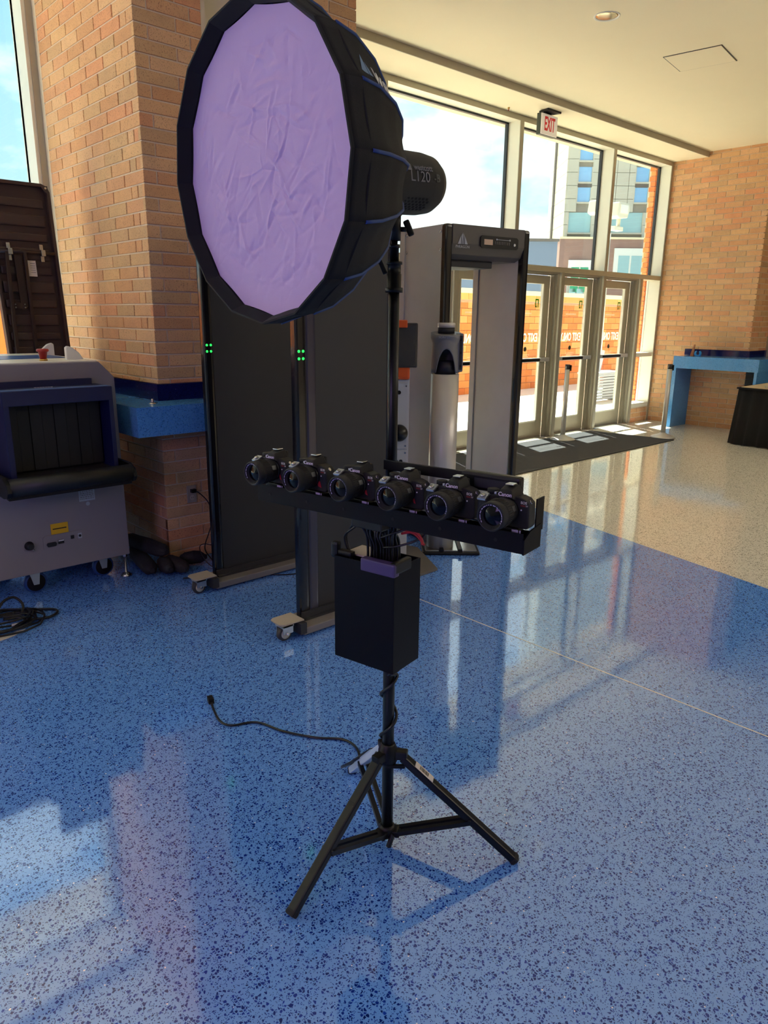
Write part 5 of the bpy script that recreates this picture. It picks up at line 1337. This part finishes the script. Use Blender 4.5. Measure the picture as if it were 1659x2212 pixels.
sb = thing('softbox', 'large black round softbox with purple-lit diffusion cloth', 'softbox', SC)
NR = 16
A0 = math.radians(-1.0)
prof = [(0.0, 0.309), (0.045, 0.310), (0.10, 0.297), (0.172, 0.262), (0.228, 0.221), (0.272, 0.173), (0.305, 0.126), (0.326, 0.082)]
def rim_pt(t_, r, a): return -SN*t_ + (SU*math.cos(a) + SV*math.sin(a))*r
def surf(t_lists, sag=0.03, per=6):
    pass
for g in range(NR):                                   # each fabric gore is a part
    b = MB(); rows = []
    pp = []
    for i in range(len(prof)-1):
        for q in range(3):
            s_ = q/3; pp.append((prof[i][0]*(1-s_)+prof[i+1][0]*s_, prof[i][1]*(1-s_)+prof[i+1][1]*s_))
    pp.append(prof[-1])
    for (t_, r) in pp:
        row = []
        for k in range(7):
            fr_ = k/6; a = A0 + 2*PI*(g+fr_)/NR
            chord = math.cos(PI/NR)/math.cos((fr_-0.5)*2*PI/NR)          # flat between ribs
            sag_ = 1 - 0.035*math.sin(PI*fr_)*min(1, t_/0.12)
            row.append(b.bm.verts.new(rim_pt(t_, r*chord/math.cos(PI/NR)*1.0*sag_, a)))
        rows.append(row)
    for i in range(len(rows)-1):
        for k in range(6):
            f_ = b.bm.faces.new((rows[i][k], rows[i][k+1], rows[i+1][k+1], rows[i+1][k])); f_.smooth = True
    o = b.build('fabric_gore', 'black_fabric', sb)
    md = o.modifiers.new('s', 'SOLIDIFY'); md.thickness = 0.0015
    pts = [rim_pt(t_, r*1.014+0.001, A0 + 2*PI*g/NR) for (t_, r) in pp if t_ >= 0.045]
    MB().tube(pts, 0.0036, 7).build('piping', 'blue_piping', sb)
# front lip (flap) and rim seam
b = MB()
ring = [(0.0, 0.310), (-0.006, 0.309), (-0.006, 0.305), (0.022, 0.2925), (0.026, 0.2925)]
for (t_, r) in ring: pass
rws = []
for (t_, r) in ring:
    row = []
    for k in range(NR*4):
        fr_ = (k % 4)/4; a = A0 + 2*PI*k/(NR*4)
        ch = math.cos(PI/NR)/math.cos((fr_-0.5)*2*PI/NR)/math.cos(PI/NR)
        row.append(b.bm.verts.new(rim_pt(t_, r*ch, a)))
    rws.append(row)
for i in range(len(rws)-1):
    for k in range(NR*4):
        b.bm.faces.new((rws[i][k], rws[i][(k+1) % (NR*4)], rws[i+1][(k+1) % (NR*4)], rws[i+1][k]))
b.build('front_flap', 'black_matte', sb)
MB().tube([rim_pt(0.045, 0.312, A0 + 2*PI*k/NR) for k in range(NR)], 0.003, 6, closed=True).build('rim_seam', 'black_fabric', sb)
# diffusion cloth, slightly sagging with creases
b = MB(); import mathutils.noise as mn
import numpy as np
rng = np.random.RandomState(12)
NRg = 84; NSg = NR*16
ss = np.arange(1, NRg+1)/NRg; kk = np.arange(NSg)
S_, K_ = np.meshgrid(ss, kk, indexing='ij')
frc = (K_ % 16)/16.0; ang = A0 + 2*PI*K_/NSg
chf = math.cos(PI/NR)/np.cos((frc-0.5)*2*PI/NR)/math.cos(PI/NR)
RR = 0.2925*S_*(1+(chf-1)*S_)*(1-0.006*np.abs(np.sin(frc*PI))*S_)
XX = RR*np.cos(ang); YY = RR*np.sin(ang); DD = np.zeros_like(XX)
for _ in range(230):                                  # sharp little creases of folded nylon
    cx, cy = rng.uniform(-0.27, 0.27, 2)
    if cx*cx+cy*cy > 0.27**2: continue
    th = rng.choice([0.3, 2.6, 1.2, 0.9]) + rng.normal(0, 0.45); ln_ = rng.uniform(0.02, 0.075); wd_ = rng.uniform(0.0022, 0.0042); dp_ = rng.uniform(0.0012, 0.0034)*rng.choice([-1, 1])
    bend = rng.uniform(-4, 4)
    u_ = (XX-cx)*math.cos(th) + (YY-cy)*math.sin(th); v_ = -(XX-cx)*math.sin(th) + (YY-cy)*math.cos(th) - bend*u_*u_
    DD += dp_*np.exp(-np.abs(v_/wd_)**1.3)*np.exp(-(u_/ln_)**4)
for _ in range(26):                                   # broad soft waves
    cx, cy = rng.uniform(-0.25, 0.25, 2); w2 = rng.uniform(0.03, 0.08)
    DD += rng.normal(0, 0.0022)*np.exp(-((XX-cx)**2+(YY-cy)**2)/w2**2)
DD *= (1 - S_**10)
rws = [[b.bm.verts.new(rim_pt(0.027, 0.0, 0))]]
for j in range(NRg):
    rws.append([b.bm.verts.new(rim_pt(0.027 - DD[j, k], RR[j, k], ang[j, k])) for k in range(NSg)])
NRg_ = NRg
for k in range(NSg):
    f_ = b.bm.faces.new((rws[0][0], rws[1][k], rws[1][(k+1) % NSg])); f_.smooth = True
for j in range(1, NRg):
    for k in range(NSg):
        f_ = b.bm.faces.new((rws[j][k], rws[j][(k+1) % NSg], rws[j+1][(k+1) % NSg], rws[j+1][k])); f_.smooth = True
b.build('diffusion_cloth', 'cloth', sb)
MB().lathe([(0.320, 0.085), (0.340, 0.080)], (0, 0, 0), -SN, 36).build('speed_ring', 'black_plastic', sb)
# maker's lettering on one gore
gi = 1
def on_gore(o, a_c, t0, sgn=1):
    for v in o.data.vertices:
        x, y, z = v.co
        t_ = t0 + x*0.93
        # radius at t
        for i in range(len(prof)-1):
            if prof[i][0] <= t_ <= prof[i+1][0]:
                s_ = (t_-prof[i][0])/(prof[i+1][0]-prof[i][0]); r = prof[i][1]*(1-s_)+prof[i+1][1]*s_; break
        else: r = prof[-1][1]
        tang = -SU*math.sin(a_c) + SV*math.cos(a_c)
        radv = SU*math.cos(a_c) + SV*math.sin(a_c)
        v.co = -SN*t_ + radv*(r*0.975 + 0.0042 + z) + tang*y
ac = A0 + 2*PI*(1.36)/NR
o = text('westcott', 0.060, 'white_print', sb, (0, 0, 0), (1, 0, 0), (0, 1, 0), 'lettering', align='LEFT', bold=0.0008); on_gore(o, ac, 0.110)
tri = MB(); tri.prism([(-0.018, -0.016), (0.006, -0.016), (-0.002, 0.024)], (0, 0, 0), (1, 0, 0), (0, 1, 0), 0.0004).prism([(0.008, -0.016), (0.020, -0.016), (0.004, 0.010)], (0, 0, 0), (1, 0, 0), (0, 1, 0), 0.0004)
o = tri.build('logo', 'blue_print', sb); on_gore(o, ac, 0.083)

# ------------------------------------------------------------------ camera tray, control box
Bd = V((-0.201, 0.98, 0)).normalized(); Nn = V((-0.98, -0.201, 0)).normalized()
def rg(s_, o_, z): return C0 + Bd*s_ + Nn*o_ + V((0, 0, z))
Up = V((0, 0, 1))
ty = thing('camera_tray', 'long black metal tray carrying six cameras across the stand', 'tray', rg(0, 0.09, 1.09))
to_ = ty.location.copy()
TS0, TS1 = -0.458, 0.378; OF = 0.135; OB = 0.045
def tbox(s0_, s1_, o0, o1, z0, z1, name, m_, bev=0.0, par=ty, off=None):
    return MB(off if off is not None else to_).obox(rg((s0_+s1_)/2, (o0+o1)/2, (z0+z1)/2), Bd, Nn, Up, (s1_-s0_)/2, (o1-o0)/2, (z1-z0)/2).build(name, m_, par, bevel=bev)
tbox(TS0, TS1, OF-0.003, OF, 1.082, 1.130, 'front_lip', 'box_black', 0.001)
tbox(TS0, TS1, OB, OF-0.003, 1.082, 1.085, 'floor_plate', 'box_black')
tbox(TS0, TS1, OB-0.003, OB, 1.082, 1.112, 'back_lip', 'box_black')
e1 = MB(to_).prism([(-0.0, 0.0), (OF-OB+0.0, 0.0), (OF-OB, 0.036), (OF-OB-0.03, 0.050), (0.0, 0.058)], rg(TS0-0.004, OB, 1.080), Nn, Up, 0.004).build('end_cap', 'box_black', ty)
tbox(TS0-0.003, TS0, OB-0.01, OB+0.03, 1.12, 1.20, 'end_plate', 'box_black')
tbox(-0.34, 0.0, OB-0.012, OB-0.006, 1.205, 1.232, 'back_rail', 'black_metal', 0.002)
tbox(-0.40, -0.24, OB-0.03, OB+0.0, 1.19, 1.235, 'hub_case', 'black_plastic', 0.008)
tbox(-0.38, -0.28, OB-0.0, OB+0.001, 1.20, 1.222, 'hub_print', 'dark_steel')
for s_ in (-0.39, -0.24, -0.10, 0.06, 0.19, 0.33):
    MB(to_).lathe([(0, 0.0045), (0.001, 0.0045)], rg(s_, OF+0.0002, 1.105), Nn, 10).build('screw', 'black_matte', ty)
tbox(-0.05, 0.05, -0.03, OF-0.02, 1.055, 1.082, 'clamp_bracket', 'black_metal', 0.003)
tbox(-0.028, 0.028, -0.028, 0.03, 1.02, 1.075, 'pole_clamp', 'black_metal', 0.006)

bx_ = thing('control_box', 'tall black control box clamped to the stand under the cameras', 'box', rg(0.03, 0.01, 0.638))
bo_ = bx_.location.copy()
b0, b1, o0_, o1_ = -0.072, 0.135, -0.045, 0.085
zt0, zt1 = 0.640, 0.948
wt = 0.004
def bbx(s0_, s1_, p0, p1, z0, z1, name, m_, bev=0.0): return tbox(s0_, s1_, p0, p1, z0, z1, name, m_, bev, bx_, bo_)
bbx(b0, b1, o1_-wt, o1_, zt0, zt1, 'front_panel', 'box_black', 0.001)
bbx(b0, b1, o0_, o0_+wt, zt0, zt1, 'back_panel', 'box_black', 0.001)
bbx(b0, b0+wt, o0_+wt, o1_-wt, zt0, zt1, 'side_panel', 'box_black')
bbx(b1-wt, b1, o0_+wt, o1_-wt, zt0, zt1, 'side_panel', 'box_black')
bbx(b0+wt, b1-wt, o0_+wt, o1_-wt, zt0, zt0+wt, 'bottom_panel', 'box_black')
bbx(b0-0.004, b0+0.11, o1_-0.02, o1_+0.006, 0.925, 0.962, 'clamp_pad', 'purple_clamp', 0.005)
bbx(b0-0.004, b0+0.015, o0_+0.05, o1_+0.002, 0.93, 0.965, 'clamp_arm', 'black_plastic', 0.006)
bbx(b1-0.004, b1+0.022, o1_-0.03, o1_-0.008, 0.935, 0.985, 'clamp_knob', 'black_plastic', 0.009)
bbx(b1-0.05, b1, o1_-0.035, o1_-0.012, 0.945, 0.962, 'clamp_screw', 'black_plastic', 0.006)
bbx(-0.03, 0.05, 0.0, 0.04, 0.90, 0.945, 'power_strip', 'dark_steel', 0.003)
bbx(b1-0.09, b1-0.008, o0_+0.01, o0_+0.09, 0.945, 0.950, 'cover_plate', 'beige_plate', 0.001)
random.seed(21)
bun = thing('cable_bundle', 'bundle of black cables dropping from the tray into the box', 'cables', rg(0.02, 0.03, 0.95))
for k in range(26):
    s_ = -0.045 + 0.0036*k; o_ = 0.03 + 0.02*math.sin(k*2.1)
    st_ = rg(s_*1.5 + 0.0, 0.07+0.01*math.sin(k), 1.081)
    p = [st_, rg(s_*1.2, 0.06+random.uniform(-.01, .01), 1.05), rg(s_+random.uniform(-.006, .006), o_+0.01, 1.02), rg(s_+random.uniform(-.003, .003), o_, 0.985), rg(s_, o_, 0.92), rg(s_, o_, 0.80)]
    MB(bun.location).tube(smooth_path(p, 5), 0.0036, 6).build('cable', 'cable_black', bun)
for pts in ([rg(0.06, 0.06, 1.083), rg(0.10, 0.05, 1.03), rg(0.135, 0.03, 0.99), rg(0.12, 0.03, 0.94), rg(0.10, 0.03, 0.85)],
            [rg(0.04, 0.05, 1.075), rg(0.08, 0.06, 1.035), rg(0.125, 0.05, 0.995), rg(0.11, 0.04, 0.93), rg(0.09, 0.04, 0.85)],
            [rg(-0.01, 0.05, 0.99), rg(-0.05, 0.05, 1.0), rg(-0.10, 0.03, 1.02), rg(-0.13, 0.03, 1.045), rg(-0.12, 0.04, 1.065), rg(-0.07, 0.05, 1.08)],
            [rg(-0.01, 0.06, 1.02), rg(-0.05, 0.06, 1.04), rg(-0.09, 0.05, 1.06), rg(-0.10, 0.05, 1.08)]):
    MB(bun.location).tube(smooth_path(pts, 6), 0.0034, 6).build('cable', 'cable_black', bun)
for j, pts in enumerate(([rg(-0.06, 0.04, 1.045), rg(-0.085, 0.04, 1.05), rg(-0.11, 0.035, 1.045), rg(-0.125, 0.035, 1.03), rg(-0.13, 0.04, 1.018)],
            [rg(-0.06, 0.035, 1.035), rg(-0.09, 0.03, 1.042), rg(-0.115, 0.03, 1.030), rg(-0.13, 0.03, 1.014)])):
    MB(bun.location).tube(smooth_path(pts, 6), 0.0036, 7).build('cable', 'red_sticker', bun)

# ------------------------------------------------------------------ DSLR cameras
def make_camera():
    t = thing('camera', 'x', 'camera', (0, 0, 0), 0, 'black cameras on the tray')
    # local: lens looks along +x, y = towards image left (grip side), z up, origin on the lens axis base
    b = MB()
    body = [(-0.052, 0.0), (0.060, 0.0), (0.066, 0.010), (0.066, 0.062), (0.058, 0.070), (0.030, 0.072), (-0.030, 0.074), (-0.046, 0.069), (-0.056, 0.060), (-0.058, 0.008)]
    b.prism(body, (-0.022, 0, 0), (0, 1, 0), (0, 0, 1), 0.038)
    b.build('body', 'camera_body', t, bevel=0.007, seg=3)
    MB().prism([(0.034, 0.002), (0.064, 0.004), (0.068, 0.020), (0.066, 0.060), (0.040, 0.064)], (0.010, 0, 0), (0, 1, 0), (0, 0, 1), 0.026).build('grip', 'camera_body', t, bevel=0.009, seg=3)
    # prism hump
    b = MB()
    vs_ = [(-0.022, -0.030, 0.066), (-0.022, 0.030, 0.066), (0.018, 0.026, 0.066), (0.018, -0.026, 0.066), (-0.018, -0.016, 0.096), (-0.018, 0.016, 0.096), (0.022, 0.014, 0.088), (0.022, -0.014, 0.088), (0.026, 0.020, 0.070), (0.026, -0.020, 0.070)]
    b._add(vs_, [(0, 1, 2, 3), (4, 7, 6, 5), (0, 4, 5, 1), (1, 5, 6, 8), (1, 8, 2), (0, 9, 7, 4), (0, 3, 9), (7, 9, 8, 6), (2, 8, 9, 3)])
    b.build('viewfinder_hump', 'camera_body', t, bevel=0.003, seg=2)
    MB().box((-0.016, -0.010, 0.0955), (0.006, 0.010, 0.0985)).build('hot_shoe', 'steel', t, bevel=0.001)
    MB().box((-0.032, -0.018, 0.070), (-0.020, 0.018, 0.090)).build('eyecup', 'rubber', t, bevel=0.004)
    MB().lathe([(0.0, 0.014), (0.009, 0.014), (0.010, 0.012)], (-0.004, 0.044, 0.071), (0, 0, 1), 20).build('mode_dial', 'camera_body', t)
    MB().box((0.000, 0.028, 0.070), (0.012, 0.034, 0.077)).build('dial_mark', 'zinc', t, bevel=0.001)
    b = MB(); b.obox((0.026, 0.054, 0.066), V((0.9, 0, -0.4)).normalized(), (0, 1, 0), V((0.4, 0, 0.9)).normalized(), 0.013, 0.011, 0.003); b.build('shutter_plate', 'zinc', t, bevel=0.002)
    MB().lathe([(0, 0.0065), (0.004, 0.006), (0.005, 0.003)], (0.029, 0.054, 0.068), V((0.4, 0, 0.9)), 16).build('shutter_button', 'steel', t)
    MB().lathe([(0, 0.031), (0.006, 0.031), (0.007, 0.029)], (0.016, 0, 0.040), (1, 0, 0), 32).build('lens_mount', 'dark_steel', t)
    ln = MB().lathe([(0.006, 0.029), (0.010, 0.0325), (0.030, 0.0325), (0.032, 0.0335), (0.034, 0.034), (0.056, 0.034), (0.058, 0.033), (0.062, 0.0335), (0.078, 0.0335), (0.080, 0.032), (0.080, 0.029), (0.076, 0.027), (0.070, 0.022)], (0.016, 0, 0.040), (1, 0, 0), 44, cap=False).build('lens_barrel', 'camera_body', t)
    rb_ = MB()
    for k in range(44):
        a = 2*PI*k/44
        c = V((0.061, 0.0343*math.cos(a), 0.040+0.0343*math.sin(a)))
        rb_.obox(c, (1, 0, 0), (0, -math.sin(a), math.cos(a)), (0, math.cos(a), math.sin(a)), 0.010, 0.0012, 0.0006)
    rb_.build('zoom_ring', 'rubber', ln)
    MB().lathe([(0.081, 0.031), (0.0815, 0.0295), (0.0805, 0.0290)], (0.016, 0, 0.040), (1, 0, 0), 40, cap=False).build('filter_ring', 'lens_ring', ln)
    MB().lathe([(0.074, 0.0), (0.073, 0.010), (0.070, 0.022)], (0.016, 0, 0.040), (1, 0, 0), 32, cap=False).build('front_glass', 'lens_glass', ln)
    # small ring print
    rp = MB(); random.seed(9)
    a = -0.6
    while a < 3.6:
        c = V((0.0935, 0.0268*math.cos(a), 0.040+0.0268*math.sin(a)))
        rp.obox(c, (1, 0, 0), (0, -math.sin(a), math.cos(a)), (0, math.cos(a), math.sin(a)), 0.0003, 0.0008, 0.0010); a += random.choice([0.09, 0.09, 0.17])
    rp.build('ring_print', 'lavender_print', ln)
    MB().obox((0.040, -0.0300, 0.052), (1, 0, 0), (0, 0.4, 0.9), (0, -0.9, 0.4), 0.008, 0.007, 0.002).build('focus_switch', 'dark_steel', ln, bevel=0.001)
    MB().lathe([(0, 0.0018), (0.001, 0.0018)], (0.0165, -0.038, 0.045), (1, 0, 0), 8).build('mount_dot', 'white_print', t)
    MB().lathe([(0, 0.005), (0.003, 0.005)], (0.0, -0.052, 0.062), (-0.2, -1, 0.6), 12).build('strap_lug', 'steel', t)
    tx = text('Canon', 0.0125, 'lavender_print', t, (0.0263, 0, 0.0775), (0, -1, 0), (-0.2, 0, 1), 'maker_lettering', bold=0.0002)
    for i_, v in enumerate(tx.data.vertices): pass
    tx.location = (0.0, 0, 0)
    text('EOS', 0.0085, 'white_print', t, (0.0163, -0.043, 0.062), (0, -1, 0), (0, 0, 1), 'series_lettering')
    text('REBEL', 0.0048, 'red_print', t, (0.0163, -0.0415, 0.055), (0, -1, 0), (0, 0, 1), 'series_lettering')
    text('T7', 0.0048, 'white_print', t, (0.0163, -0.0505, 0.055), (0, -1, 0), (0, 0, 1), 'series_lettering')
    MB().box((0.017, -0.016, -0.008), (0.019, 0.0, -0.002)).build('asset_label', 'lavender_print', t) if False else None
    bl_ = MB(); bl_.box((-0.02, -0.03, -0.012), (0.018, 0.03, -0.0005)); bl_.build('mounting_plate', 'black_metal', t, bevel=0.002)
    MB().box((0.0182, -0.034, -0.010), (0.0188, -0.018, -0.003)).box((0.0182, -0.040, -0.010), (0.0188, -0.037, -0.003)).build('asset_label', 'lavender_print', t)
    return t
cam0 = make_camera()
for ch in cam0.children_recursive:
    for v in ch.data.vertices: v.co.y = -v.co.y
    ch.data.flip_normals()
svals = [0.335, 0.190, 0.030, -0.120, -0.262, -0.402]
labs = ['leftmost black camera on the tray, with thin red sticker beside lens',
        'second camera from the left, with the largest bright red sticker',
        'third camera from the left, just left of the stand pole',
        'fourth camera from the left, in front of the stand pole',
        'fifth camera from the left, fuller view of its shutter button',
        'rightmost black camera on the tray, at the capped end']
tilts = [6, 4, 2, 0, -1, -2]
base_ang = math.atan2(Nn.y, Nn.x)
cam_list = []
for i, s_ in enumerate(svals):
    o = cam0 if i == 0 else copy_tree(cam0)
    pos = rg(s_ + 0.0, 0.098, 1.134)
    o.location = pos; o.rotation_euler = (0, 0, base_ang - math.radians(tilts[i])*0.5)
    o['label'] = labs[i]
    cam_list.append(o)
for i, o in enumerate(cam_list):
    if i < 4:
        w_, h_ = ((0.006, 0.016), (0.013, 0.018), (0.008, 0.014), (0.006, 0.013))[i]
        MB().obox((0.0168, 0.030, 0.022), (1, 0, 0), V((0, 1, -0.3)).normalized(), V((0, -0.3, 1)).normalized(), 0.0003, w_/2, h_/2).build('red_sticker', 'red_sticker', o)
# cables lying in the tray between the cameras
trc = thing('tray_cables', 'thin black cables lying in the tray between cameras', 'cables', rg(-0.1, 0.09, 1.09))
random.seed(31)
for k in range(10):
    s_ = -0.44 + k*0.08
    pts = [rg(s_, 0.06, 1.092), rg(s_+0.03, 0.085+random.uniform(-.02, .02), 1.10), rg(s_+0.06, 0.09+random.uniform(-.02, .02), 1.095), rg(s_+0.10, 0.07, 1.092)]
    MB(trc.location).tube(smooth_path(pts, 5), 0.0022, 6).build('cable', 'cable_black', trc)

# ------------------------------------------------------------------ cord from the box, wound on the pole and across the floor
pc_ = thing('power_cord', 'black power cord winding down the pole and across the blue floor', 'cord', C0 + V((0.1, 0.4, 0)))
pts = [rg(-0.05, 0.0, 0.645), rg(-0.045, 0.02, 0.62), rg(-0.02, 0.03, 0.60)]
for k in range(17):
    a = -0.9 - k*0.75; z = 0.585 - k*0.0165
    pts.append(C0 + V((0.024*math.cos(a), 0.024*math.sin(a), z)))
pts += [C0 + V((-0.01, 0.04, 0.30)), C0 + V((0.05, 0.10, 0.26)), V((1.43, 1.60, 0.20)), V((1.42, 1.68, 0.12)), V((1.44, 1.76, 0.05)), V((1.50, 1.80, 0.012)), V((1.555, 1.80, 0.008)),
        V((1.60, 1.87, 0.006)), V((1.597, 1.947, 0.006)), V((1.524, 2.03, 0.006)), V((1.457, 2.152, 0.006)), V((1.417, 2.274, 0.006)), V((1.328, 2.322, 0.006)), V((1.311, 2.383, 0.006)), V((1.338, 2.48, 0.006)), V((1.355, 2.525, 0.010))]
pz = V(pc_.location)
MB(pz).tube(smooth_path(pts, 6), 0.0048, 8).build('cable', 'cable_black', pc_)
MB(pz).obox((1.362, 2.545, 0.014), V((0.3, 0.95, 0)).normalized(), V((0.95, -0.3, 0)).normalized(), (0, 0, 1), 0.020, 0.012, 0.012).build('plug', 'black_plastic', pc_, bevel=0.004)
b = MB(pz)
for s_ in (-0.007, 0.007): b.obox(V((1.370, 2.575, 0.014)) + V((0.95, -0.3, 0))*s_, V((0.3, 0.95, 0)).normalized(), V((0.95, -0.3, 0)).normalized(), (0, 0, 1), 0.010, 0.001, 0.003)
b.build('prongs', 'steel', pc_)
